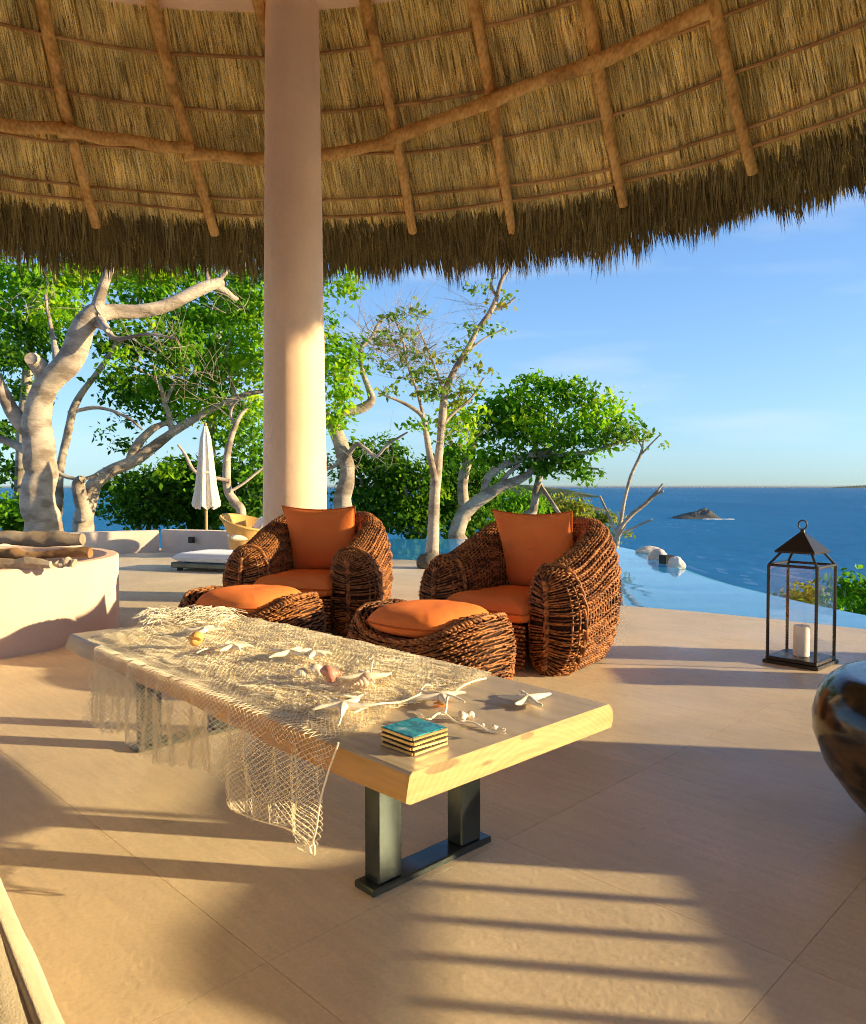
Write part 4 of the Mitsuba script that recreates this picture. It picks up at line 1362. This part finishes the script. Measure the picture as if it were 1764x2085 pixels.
def limb(pts, y, y1=None, sides=12, wob=.10, k=5):
    """A tapering limb through places (u, v, half width) y metres off (y1 at its end)."""
    y1 = y if y1 is None else y1
    n = len(pts)
    q = []
    for i, (u, v, r) in enumerate(pts):
        yy = y + (y1 - y) * i / (n - 1)
        q.append([*P(u, v, y=yy), r / F_PX * yy])
    q = spline(np.array(q), k)
    p, r = q[:, :3], np.clip(q[:, 3], .006, None)
    p = p + (meshkit.fbm(p * 2.3, 2)[:, None] - .5) * r[:, None] * .5
    vm, f = tube(p, r, sides)
    d = (meshkit.fbm(vm * np.array([3.5, 3.5, 2.2]), 3, seed=int(abs(pts[0][0]))) - .5)
    idx = np.minimum(np.arange(len(vm)) // sides, len(p) - 1)
    c = p[idx]
    return c + (vm - c) * (1 + wob * 3.2 * d)[:, None], f


LEAF = {
    'lime': [(.19, .36, .012), (.14, .30, .015), (.28, .40, .02)],
    'green': [(.09, .23, .015), (.13, .29, .018), (.06, .16, .012)],
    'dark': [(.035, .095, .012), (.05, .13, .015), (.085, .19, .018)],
    'olive': [(.15, .25, .045), (.11, .20, .035), (.24, .31, .06)],
    'yellow': [(.26, .25, .04), (.17, .20, .03), (.10, .15, .025)],
    'mix': [(.09, .22, .015), (.19, .34, .015), (.045, .12, .012)],
}


def foliage(clumps, size, per_m2, seed, cluster=9, spread=.16, fill=.5):
    """Leaves gathered in sprays, thick on the outside of each clump. clumps: (u, v, y, half width, half height, palette)."""
    rg = np.random.default_rng(seed)
    vs, fs, cs, at = [], [], [], 0
    for (u, v, y, ru, rv, pal) in clumps:
        c = P(u, v, y=y)
        R = np.array([ru / F_PX * y, min(ru, rv) * 1.1 / F_PX * y, rv / F_PX * y])
        n = max(3, int(per_m2 * R[0] * R[2] * math.pi * 2.1))
        d = rg.normal(0, 1, (n, 3)); d /= np.linalg.norm(d, axis=1, keepdims=True)
        rad = rg.random(n) ** fill
        q = c + d * rad[:, None] * R
        keep = meshkit.noise(q * (1.7 / max(.35, R.min())) , seed) > .30
        q = q[keep]; d = d[keep]; n = len(q)
        if n == 0:
            continue
        base_n = d * .5 + np.array([.50, -.25, .40]) + rg.normal(0, .35, (n, 3))
        pal_ = np.array(LEAF[pal])
        tone = pal_[rg.integers(0, len(pal_), n)] * rg.uniform(.75, 1.25, (n, 1))
        m = cluster
        Q = np.repeat(q, m, 0) + rg.normal(0, 1, (n * m, 3)) * spread * np.array([1, 1, .45])
        N = np.repeat(base_n, m, 0) + rg.normal(0, .45, (n * m, 3))
        N /= np.linalg.norm(N, axis=1, keepdims=True)
        Tn = np.cross(N, rg.normal(0, 1, (n * m, 3))); Tn /= np.linalg.norm(Tn, axis=1, keepdims=True)
        B = np.cross(N, Tn)
        s = size * rg.uniform(.45, 1.4, (n * m, 1))
        col = np.repeat(tone, m, 0) * rg.uniform(.8, 1.2, (n * m, 1)) * np.array([1.75, 1.70, 1.35])
        V = np.stack([Q - Tn * s * .5, Q + B * s * .24 + N * s * .05, Q + Tn * s * .5 - N * s * .08, Q - B * s * .24 + N * s * .05], 1)
        k = np.arange(n * m)[:, None] * 4
        f = np.concatenate([k + [0, 1, 3], k + [1, 2, 3]], 0)
        vs.append(V.reshape(-1, 3)); fs.append(f + at); cs.append(np.repeat(col, 4, 0)); at += 4 * n * m
    return np.vstack(vs), np.vstack(fs), np.vstack(cs)


def twigs(u, v, y, ru, rv, n, seed, r=.006, droop=0.0):
    """Bare forking twigs through a clump."""
    rg = np.random.default_rng(seed)
    out = []
    c = P(u, v, y=y)
    R = np.array([ru, min(ru, rv), rv]) / F_PX * y
    for k in range(n):
        a = c + (rg.random(3) - .5) * R * [1.2, 1.2, 1.0] - [0, 0, R[2] * .3]
        d = rg.normal(0, 1, 3) * [1, .8, .5] + [0, 0, .7]
        d /= np.linalg.norm(d)
        L_ = R.mean() * rg.uniform(.7, 1.6)
        t = np.linspace(0, 1, 7)[:, None]
        bend = rg.normal(0, .3, 3)
        out.append(a + d * L_ * t + bend * L_ * t * t)
    return tubes_many(np.array(out), np.linspace(r, r * .3, 7)[None].repeat(len(out), 0), 4)


def tree(name, label, limbs, crown=None, leaf=(.14, 60), seed=1, group=None, cat='tree', twig=None, back=0.0, **k):
    t = thing(name, label, cat, group)
    for i, l in enumerate(limbs):
        put('trunk' if i == 0 else 'limb', l, 'm_bark', t, smooth=True)
    if twig:
        tag(put('twigs', merge([twigs(*q) for q in twig]), 'm_bark', t, smooth=True), kind='stuff')
    if crown:
        v, f, c = foliage([(q[0], q[1], q[2] + back, *q[3:]) for q in crown], leaf[0], leaf[1], seed, **k)
        tag(put('crown', (v, f), 'm_leaf', t, color=c), kind='stuff')
    return t


# the big pale tree at the left
Y1 = 13.6
tree('pale_trunk_tree', 'big tree at the left with a thick pale twisting trunk and long bare lit branch', [
    limb([(82, 1130, 40), (82, 1085, 36), (80, 1000, 32), (84, 920, 31), (78, 870, 29), (76, 820, 25), (100, 780, 24), (142, 735, 25), (165, 680, 24), (190, 640, 20), (206, 630, 14)], Y1, Y1 - .3, 18, .06),
    limb([(190, 640, 17), (230, 634, 15), (290, 634, 14), (345, 620, 13), (400, 592, 13), (436, 578, 11), (450, 577, 8)], Y1 - .3, Y1 + 1.1, 12),
    limb([(436, 580, 9), (456, 592, 8), (474, 606, 6), (484, 608, 3)], Y1 + 1.0, Y1 + 1.4, 8),
    limb([(425, 582, 7), (422, 560, 5), (418, 540, 3), (412, 500, 2)], Y1 + 1.0, Y1 + 1.0, 8),
    limb([(440, 578, 6), (455, 560, 5), (470, 545, 3), (490, 520, 2)], Y1 + 1.05, Y1 + 1.3, 8),
    limb([(196, 634, 13), (205, 600, 11), (218, 560, 10), (228, 530, 9), (232, 480, 7)], Y1 - .3, Y1 - .2, 10),
    limb([(112, 790, 22), (96, 768, 20), (82, 748, 17), (68, 735, 16), (62, 730, 13)], Y1 - .05, Y1 - .5, 12),
    limb([(70, 880, 18), (50, 870, 18), (25, 840, 15), (5, 795, 13), (-20, 745, 11), (-60, 690, 8)], Y1, Y1 - .4, 10),
    limb([(66, 925, 10), (40, 910, 9), (10, 897, 8), (-30, 885, 6)], Y1, Y1 + .3, 8),
    limb([(118, 770, 8), (115, 730, 8), (110, 700, 6), (100, 650, 4), (92, 600, 3)], Y1, Y1 + .6, 8),
    limb([(200, 660, 8), (215, 668, 7), (240, 690, 5), (300, 680, 3), (360, 690, 2)], Y1 - .3, Y1 - .8, 8),
    limb([(204, 650, 9), (212, 662, 8), (222, 672, 5)], Y1 - .35, Y1 - .6, 8),
], [(40, 560, Y1 + .6, 70, 40, 'green'), (150, 580, Y1 + .8, 60, 36, 'lime'), (110, 620, Y1 + .3, 60, 34, 'lime'), (300, 560, Y1 + 1.0, 80, 34, 'lime'), (20, 650, Y1 + .8, 50, 50, 'green'),
    (300, 600, Y1 + .8, 70, 26, 'green'), (420, 640, Y1 + .9, 70, 40, 'green'), (480, 600, Y1 + 1.2, 70, 55, 'mix'), (110, 655, Y1 - .2, 40, 24, 'lime'), (60, 700, Y1 + .9, 50, 50, 'dark'),
    (250, 760, Y1 + .5, 46, 30, 'mix'), (245, 725, Y1 - .2, 22, 20, 'lime'), (380, 690, Y1 + .4, 50, 30, 'green'), (350, 740, Y1 + .5, 44, 28, 'mix'), (320, 655, Y1 + .4, 36, 18, 'lime'),
    (-60, 620, Y1, 70, 70, 'green'), (170, 530, Y1 + 1, 80, 30, 'mix'), (400, 520, Y1 + 1, 100, 24, 'green')],
    (.15, 34), 3, twig=[(330, 700, Y1, 90, 50, 26, 3), (60, 620, Y1, 80, 50, 18, 4), (470, 610, Y1, 60, 40, 14, 5)], back=1.0, cluster=10)

Y2 = 15.0
tree('leaning_branch_tree', 'tree behind the left wall whose thin pale branches lean to the right across the leaves', [
    limb([(165, 1130, 26), (168, 1085, 22), (172, 1040, 18), (190, 990, 15), (225, 960, 13), (270, 940, 12), (310, 912, 11), (345, 885, 9), (370, 868, 9), (410, 845, 7), (455, 822, 6), (500, 803, 5), (545, 795, 4)], Y2, Y2 + 1.4, 12),
    limb([(172, 1060, 15), (166, 1020, 13), (160, 985, 12), (168, 975, 8)], Y2, Y2 - .2, 10),
    limb([(262, 942, 9), (280, 905, 9), (305, 878, 8), (325, 866, 6), (345, 860, 4)], Y2 + .55, Y2 + .9, 8),
    limb([(350, 880, 7), (345, 850, 6), (335, 820, 5), (328, 790, 4), (310, 768, 3), (270, 745, 2)], Y2 + .9, Y2 + .7, 8),
    limb([(338, 820, 4), (350, 790, 4), (365, 765, 3), (385, 752, 2)], Y2 + .8, Y2 + 1.0, 8),
    limb([(315, 770, 3), (345, 755, 2.5), (330, 720, 2), (300, 690, 1.5)], Y2 + .7, Y2 + .8, 6),
    limb([(480, 808, 4), (470, 770, 3), (460, 730, 2.5), (470, 690, 2)], Y2 + 1.25, Y2 + 1.2, 6),
    limb([(108, 1120, 12), (118, 1040, 10), (122, 960, 8), (138, 880, 8), (155, 820, 7), (190, 770, 6), (225, 720, 5), (240, 690, 4)], Y2 + .6, Y2 + .4, 10),
    limb([(115, 960, 5), (140, 972, 4), (170, 975, 4), (200, 965, 3)], Y2, Y2 - .1, 6),
    limb([(140, 840, 4), (200, 830, 4), (260, 850, 3), (290, 875, 2)], Y2 + .5, Y2 + .4, 6),
], [(290, 810, Y2 + .4, 56, 40, 'mix'), (360, 800, Y2 + .3, 60, 44, 'green'), (430, 760, Y2 + .2, 60, 46, 'mix'), (495, 740, Y2, 56, 50, 'lime'), (430, 700, Y2 + .5, 60, 30, 'green'),
    (500, 680, Y2 + .5, 50, 40, 'lime'), (410, 835, Y2, 60, 30, 'lime'), (350, 845, Y2 + .4, 40, 22, 'green'), (250, 800, Y2 + .5, 40, 30, 'dark'), (205, 880, Y2 + .2, 14, 9, 'green'),
    (480, 850, Y2 + .6, 55, 40, 'mix'), (260, 860, Y2 + .3, 34, 14, 'dark'), (250, 905, Y2 + .3, 40, 12, 'dark')],
    (.13, 36), 4, twig=[(400, 770, Y2, 110, 70, 40, 6), (480, 820, Y2, 60, 50, 16, 7)], back=1.3, cluster=10)

Y3 = 14.0
tree('twisted_sapling', 'slim crooked tree with a sunlit winding stem beside the closed parasol', [
    limb([(494, 1130, 10), (492, 1045, 9), (478, 1025, 10), (464, 1000, 9), (462, 960, 8), (463, 925, 7), (470, 895, 6), (478, 870, 5), (490, 845, 4), (505, 830, 2)], Y3, Y3 + .3, 10),
    limb([(466, 980, 5), (445, 975, 4), (420, 970, 4), (395, 958, 4), (378, 925, 3), (362, 905, 2)], Y3, Y3 - .4, 8),
    limb([(480, 868, 4), (470, 845, 3), (475, 825, 3), (490, 812, 2)], Y3 + .3, Y3 + .2, 6),
    limb([(470, 1000, 4), (495, 985, 3), (520, 965, 3), (545, 945, 2)], Y3, Y3 + .2, 6),
], [(360, 960, Y3 + 1, 40, 24, 'mix'), (500, 905, Y3 + 1.0, 50, 34, 'mix'), (520, 960, Y3 + 1, 40, 30, 'green')], (.12, 34), 8, cluster=9)

for i, (lb, tr, cl) in enumerate([
    ('tall leafy tree filling the background behind the thick pale trunk', [(40, 1140, 14), (45, 900, 12), (60, 700, 9), (70, 560, 5)],
     [(0, 570, 60, 46, 'green'), (60, 640, 60, 50, 'mix'), (20, 730, 60, 56, 'dark'), (110, 590, 60, 40, 'lime'), (110, 690, 40, 40, 'green'), (190, 560, 60, 34, 'green'), (60, 800, 36, 30, 'dark'), (-60, 700, 60, 60, 'green'), (150, 640, 30, 40, 'green'), (10, 880, 36, 30, 'dark'), (240, 700, 40, 36, 'dark'), (20, 960, 40, 30, 'dark')]),
    ('tall leafy tree with bright crown in the background left of the column', [(430, 1140, 14), (428, 900, 11), (440, 720, 8), (450, 600, 5)],
     [(300, 575, 60, 40, 'lime'), (380, 560, 60, 34, 'green'), (350, 640, 70, 44, 'green'), (450, 650, 60, 50, 'mix'), (520, 620, 50, 60, 'lime'), (300, 700, 60, 46, 'dark'), (380, 720, 60, 40, 'mix'), (460, 740, 60, 46, 'green'), (530, 740, 40, 50, 'lime'), (340, 790, 54, 36, 'dark'), (430, 810, 60, 36, 'mix'), (510, 830, 46, 40, 'lime'), (280, 800, 44, 34, 'green'), (480, 570, 40, 30, 'green'), (240, 640, 40, 36, 'mix'), (460, 890, 44, 24, 'mix'), (530, 900, 30, 40, 'green')]),
]):
    yb_ = 18.5 + i
    tree('background_tree', lb, [limb(tr, yb_, yb_, 8)], [(u, v, yb_ + trng.uniform(-.6, .6), ru, rv, pal) for u, v, ru, rv, pal in cl], (.18, 24), 90 + i, cluster=11, spread=.22, fill=.5)

# dark shrubs downhill
for i, (u, v, y, ru, rv, pal, lb) in enumerate([
    (300, 1010, 17.5, 95, 62, 'dark', 'dark dense shrub behind the sunlit back wall left of the parasol'),
    (400, 1000, 18.0, 80, 78, 'dark', 'dark shrub directly behind the closed parasol'),
    (505, 1000, 17.0, 70, 80, 'dark', 'dark leafy shrub between the parasol and the column'),
    (20, 1045, 17.5, 60, 38, 'green', 'green shrub behind the wall at the far left edge'),
    (760, 980, 19.5, 80, 105, 'dark', 'dark shrub right of the column behind the pool'),
    (850, 1010, 19.0, 70, 80, 'mix', 'shrub with light green tips behind the thin pale trunk'),
    (945, 1000, 19.5, 80, 95, 'dark', 'dark shrub behind the curved pale trunk'),
    (1045, 1040, 21.0, 70, 48, 'green', 'green shrub under the spreading tree behind the right armchair'),
    (1135, 1045, 24.0, 70, 40, 'yellow', 'yellowish green shrub right of the right orange pillow'),
    (1215, 1062, 26.0, 46, 24, 'yellow', 'small yellowish shrub on the slope left of the bare twigs'),
]):
    sh = thing('shrub', lb, 'shrub', None)
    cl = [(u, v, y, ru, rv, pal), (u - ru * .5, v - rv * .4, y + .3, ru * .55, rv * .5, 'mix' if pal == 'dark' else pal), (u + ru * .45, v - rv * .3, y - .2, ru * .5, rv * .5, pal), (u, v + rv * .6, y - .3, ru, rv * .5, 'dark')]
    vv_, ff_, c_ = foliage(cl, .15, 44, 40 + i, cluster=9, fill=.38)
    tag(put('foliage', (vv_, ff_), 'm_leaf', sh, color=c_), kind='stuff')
    b_ = P(u, v + rv, y=y)
    st = [limb([(u + s_ * ru * .15, v + rv * 1.3, 5), (u + s_ * ru * .3, v, 4), (u + s_ * ru * .5, v - rv * .6, 2)], y, y, 6) for s_ in (-1, 0.2, 1)]
    put('stem', merge(st), 'm_bark', sh, smooth=True)

# tree just right of the column
Y4 = 15.4
tree('column_side_tree', 'tree right beside the column with pale trunk and bright hanging green leaves', [
    limb([(704, 1150, 22), (703, 1080, 20), (700, 1020, 18), (706, 970, 16), (702, 925, 15), (688, 885, 14), (665, 850, 12), (630, 800, 9), (600, 740, 7)], Y4, Y4 + .2, 14),
    limb([(702, 940, 7), (725, 905, 5), (745, 915, 4), (765, 930, 4), (790, 905, 3), (830, 880, 2)], Y4, Y4 - .5, 8),
    limb([(680, 860, 8), (700, 840, 9), (735, 832, 10), (758, 810, 8), (740, 760, 5), (735, 710, 5), (755, 690, 4), (770, 660, 3), (790, 640, 2)], Y4 + .2, Y4 + .4, 10),
    limb([(738, 800, 5), (700, 770, 4), (670, 760, 3)], Y4 + .3, Y4 + .2, 6),
    limb([(760, 700, 3), (810, 705, 3), (850, 720, 2), (890, 700, 1.5)], Y4 + .4, Y4 + .2, 6),
    limb([(700, 930, 5), (680, 950, 4), (660, 955, 3)], Y4, Y4 + .1, 6),
], [(708, 575, Y4 - .4, 24, 40, 'lime'), (690, 740, Y4 - .2, 34, 70, 'lime'), (688, 850, Y4 - .3, 22, 40, 'lime'), (620, 700, Y4 + .6, 60, 120, 'green'), (715, 730, Y4, 20, 40, 'green'),
    (600, 560, Y4 + .5, 90, 40, 'green'), (700, 800, Y4 - .2, 24, 34, 'lime')],
    (.15, 40), 12, twig=[(770, 680, Y4 + .3, 70, 70, 90, 12, .007), (850, 730, Y4 + .2, 60, 60, 60, 13, .006), (760, 930, Y4 - .4, 60, 40, 18, 14, .005)], cluster=10)

# the tall sparse tree in the middle
Y5 = 11.45
tree('sparse_pale_tree', 'tall sparse tree with a thin pale forked trunk at the pool edge in the middle', [
    limb([(881, 1152, 17), (880, 1130, 14), (882, 1080, 12), (886, 1010, 11), (888, 970, 11), (893, 930, 9), (897, 890, 8), (902, 840, 8), (906, 800, 7), (925, 755, 6), (950, 715, 6), (972, 672, 5), (995, 640, 5), (1010, 610, 5), (1022, 570, 4), (1045, 530, 3), (1050, 490, 2)], Y5, Y5 + .3, 12),
    limb([(886, 980, 8), (876, 930, 7), (868, 880, 6), (862, 850, 5), (840, 830, 4), (810, 815, 3), (770, 800, 2)], Y5, Y5 - .2, 10),
    limb([(898, 870, 4), (925, 840, 3), (960, 810, 2.5), (985, 770, 2)], Y5 + .1, Y5 + .3, 6),
    limb([(864, 852, 4), (850, 800, 3), (830, 740, 2.5), (820, 690, 2), (800, 640, 1.5)], Y5 - .1, Y5, 6),
    limb([(905, 810, 4), (890, 760, 3), (870, 710, 2), (850, 660, 1.5)], Y5 + .1, Y5, 6),
    limb([(1012, 605, 3), (1000, 580, 3), (1005, 550, 2), (985, 510, 1.5)], Y5 + .3, Y5 + .3, 6),
    limb([(1000, 632, 3), (1030, 622, 3), (1050, 605, 2)], Y5 + .3, Y5 + .3, 6),
    limb([(950, 718, 3), (985, 690, 2), (1030, 668, 1.5)], Y5 + .2, Y5 + .3, 6),
], [(960, 585, Y5 + .3, 18, 10, 'olive'), (988, 588, Y5 + .3, 16, 12, 'olive'), (1005, 622, Y5 + .3, 18, 12, 'yellow'), (1035, 610, Y5 + .3, 12, 10, 'olive'), (955, 668, Y5 + .2, 26, 10, 'olive'), (1005, 672, Y5 + .2, 26, 12, 'olive'),
    (930, 710, Y5 + .2, 24, 16, 'olive'), (945, 730, Y5 + .1, 18, 18, 'yellow'), (810, 640, Y5, 36, 14, 'olive'), (860, 628, Y5, 18, 12, 'olive'), (780, 690, Y5, 28, 20, 'olive'), (830, 680, Y5, 24, 16, 'olive'), (835, 720, Y5, 36, 16, 'olive'),
    (880, 735, Y5, 30, 14, 'yellow'), (790, 745, Y5, 34, 14, 'olive'), (850, 760, Y5, 40, 18, 'olive'), (900, 790, Y5 + .1, 36, 20, 'olive'), (860, 800, Y5, 34, 16, 'olive'), (960, 790, Y5 + .2, 40, 16, 'olive'), (985, 755, Y5 + .2, 8, 16, 'yellow'),
    (930, 815, Y5 + .2, 30, 14, 'yellow'), (800, 800, Y5 - .2, 30, 16, 'olive'), (840, 860, Y5 - .2, 30, 14, 'mix')],
    (.105, 60), 21, twig=[(830, 700, Y5, 90, 60, 80, 22, .0045), (900, 770, Y5, 70, 50, 50, 23, .004), (980, 620, Y5 + .3, 40, 60, 26, 24, .004), (840, 640, Y5, 60, 40, 40, 25, .0035), (930, 880, Y5, 50, 40, 20, 26, .004)],
    cluster=7, spread=.10, fill=.6)
solo('rock', (lambda m: (m.vertices * np.array([.16, .15, .13]) * (1 + .35 * (meshkit.fbm(m.vertices * 1.6, 3)[:, None] - .5)) + P(872, 1146, z=.07), m.faces))(trimesh.creation.icosphere(3)),
     'm_rock', 'dark grey rock at the foot of the thin pale trunk', 'rock', smooth=50)

# the spreading tree over the pool's far edge
Y6 = 17.0
tree('spreading_tree', 'broad crowned green tree leaning right over the far pool edge on a curved pale trunk', [
    limb([(944, 1150, 24), (938, 1110, 20), (932, 1085, 17), (940, 1055, 16), (962, 1030, 14), (990, 1010, 12), (1020, 992, 11), (1055, 978, 9), (1080, 962, 7), (1105, 930, 5), (1140, 900, 4)], Y6, Y6 - .4, 14),
    limb([(948, 1060, 12), (943, 1000, 11), (946, 960, 11), (958, 925, 9), (970, 890, 7), (1000, 850, 5), (1030, 810, 4)], Y6 + .6, Y6 + .8, 10),
    limb([(985, 1012, 8), (992, 975, 8), (1020, 950, 8), (1060, 935, 7), (1100, 925, 6), (1150, 925, 5), (1200, 920, 4), (1250, 905, 3), (1300, 885, 2)], Y6 - .1, Y6 - .8, 10),
    limb([(1010, 998, 5), (1035, 965, 5), (1060, 945, 4)], Y6 - .2, Y6 - .4, 8),
    limb([(1060, 1120, 18), (1070, 1060, 14), (1085, 1040, 9), (1092, 1000, 8), (1098, 960, 7), (1090, 920, 6), (1095, 880, 5), (1110, 840, 3)], Y6 + .3, Y6, 10),
    limb([(1098, 985, 5), (1115, 1010, 4), (1135, 1040, 4), (1150, 1060, 3)], Y6 + .2, Y6 - .2, 6),
    limb([(1105, 960, 5), (1130, 940, 5), (1165, 950, 3), (1220, 955, 2)], Y6, Y6 - .3, 8),
], [(1090, 810, Y6, 66, 34, 'lime'), (1275, 870, Y6 - .7, 34, 24, 'mix'), (1240, 820, Y6 - .5, 34, 18, 'lime'), (1170, 805, Y6 - .3, 50, 34, 'mix'), (1030, 835, Y6 + .4, 60, 34, 'green'), (1120, 860, Y6 - .4, 74, 36, 'lime'), (1210, 850, Y6 - .6, 56, 30, 'lime'), (1250, 885, Y6 - .7, 44, 28, 'olive'),
    (1180, 900, Y6 - .6, 70, 34, 'green'), (1060, 895, Y6 - .1, 60, 34, 'mix'), (1000, 870, Y6 + .3, 50, 36, 'dark'), (1150, 945, Y6 - .5, 60, 22, 'dark'), (1100, 940, Y6 - .2, 50, 22, 'dark'), (1010, 930, Y6, 50, 24, 'mix'),
    (940, 860, Y6 - .8, 46, 40, 'lime'), (930, 920, Y6 - .6, 40, 30, 'mix'), (1165, 785, Y6 - .3, 26, 16, 'mix'), (1200, 965, Y6 - .6, 30, 16, 'green'), (1080, 780, Y6, 36, 16, 'green'), (1130, 790, Y6, 34, 18, 'green'), (1060, 850, Y6, 50, 30, 'green')],
    (.17, 34), 31, twig=[(1100, 900, Y6, 100, 60, 30, 31, .012), (1250, 880, Y6 - .6, 50, 30, 16, 32, .008)], cluster=10, spread=.2, fill=.45)

tree('slender_sapling', 'slender pale sapling with a little tuft of leaves in front of the sea horizon', [
    limb([(1250, 1110, 6), (1262, 1070, 5), (1272, 1020, 4), (1285, 970, 3.5), (1305, 925, 3), (1312, 895, 2)], 12.6, 12.6, 8),
    limb([(1302, 930, 2), (1325, 905, 2), (1345, 885, 1.5)], 12.6, 12.5, 6),
    limb([(1308, 910, 2), (1295, 890, 1.5), (1285, 870, 1)], 12.6, 12.7, 6),
], [(1310, 905, 12.6, 22, 12, 'olive'), (1340, 882, 12.5, 16, 12, 'olive'), (1285, 868, 12.7, 16, 10, 'olive'), (1350, 905, 12.5, 8, 6, 'olive'), (1315, 880, 12.6, 18, 8, 'olive')], (.08, 34), 41, cluster=6, spread=.08)
tree('bare_twig_shrub', 'bare forked shrub of grey twigs rising from the pool edge right of the armchair', [
    limb([(1255, 1115, 6), (1262, 1080, 5), (1285, 1050, 4.5), (1312, 1028, 4), (1335, 1005, 3.5), (1350, 985, 2)], 12.2, 12.2, 8),
    limb([(1325, 1015, 3), (1345, 1002, 3), (1352, 1000, 2)], 12.2, 12.1, 6),
    limb([(1258, 1095, 3), (1240, 1050, 2.5), (1222, 1010, 2)], 12.2, 12.4, 6),
    limb([(1260, 1090, 3), (1290, 1075, 2.5), (1315, 1063, 2), (1328, 1058, 2)], 12.2, 12.0, 6),
    limb([(1256, 1100, 3), (1265, 1085, 2), (1275, 1070, 1.5)], 12.2, 12.0, 6),
], [(1275, 1088, 12.2, 20, 8, 'yellow'), (1258, 1098, 12.2, 14, 10, 'yellow'), (1300, 1070, 12.1, 14, 4, 'olive')], (.09, 30), 42, cluster=6, spread=.07)

for i, (u, v, y, ru, rv, pal, lb) in enumerate([(1745, 1200, 8.6, 50, 46, 'green', 'leafy green bush beyond the pool at the right edge behind the lantern'), (1640, 1215, 9.6, 60, 32, 'yellow', 'pale yellow green bush seen through the lantern glass'),
                                                (1800, 1230, 8.0, 60, 50, 'dark', 'dark bush beyond the pool at the right edge of the picture')]):
    sh = thing('bush', lb, 'bush')
    vv_, ff_, c_ = foliage([(u, v, y, ru, rv, pal), (u - ru * .4, v + 15, y + .2, ru * .7, rv * .6, pal), (u + ru * .3, v + 20, y - .2, ru * .8, rv * .7, 'mix')], .11, 70, 60 + i, cluster=9, spread=.10, fill=.4)
    tag(put('foliage', (vv_, ff_), 'm_leaf', sh, color=c_), kind='stuff')
    put('stem', merge([limb([(u + s_ * 10, v + rv * 2.2, 8), (u + s_ * 18, v + rv * .5, 6), (u + s_ * 30, v - rv * .5, 3)], y, y, 6) for s_ in (-1, 1)]), 'm_bark', sh, smooth=True)
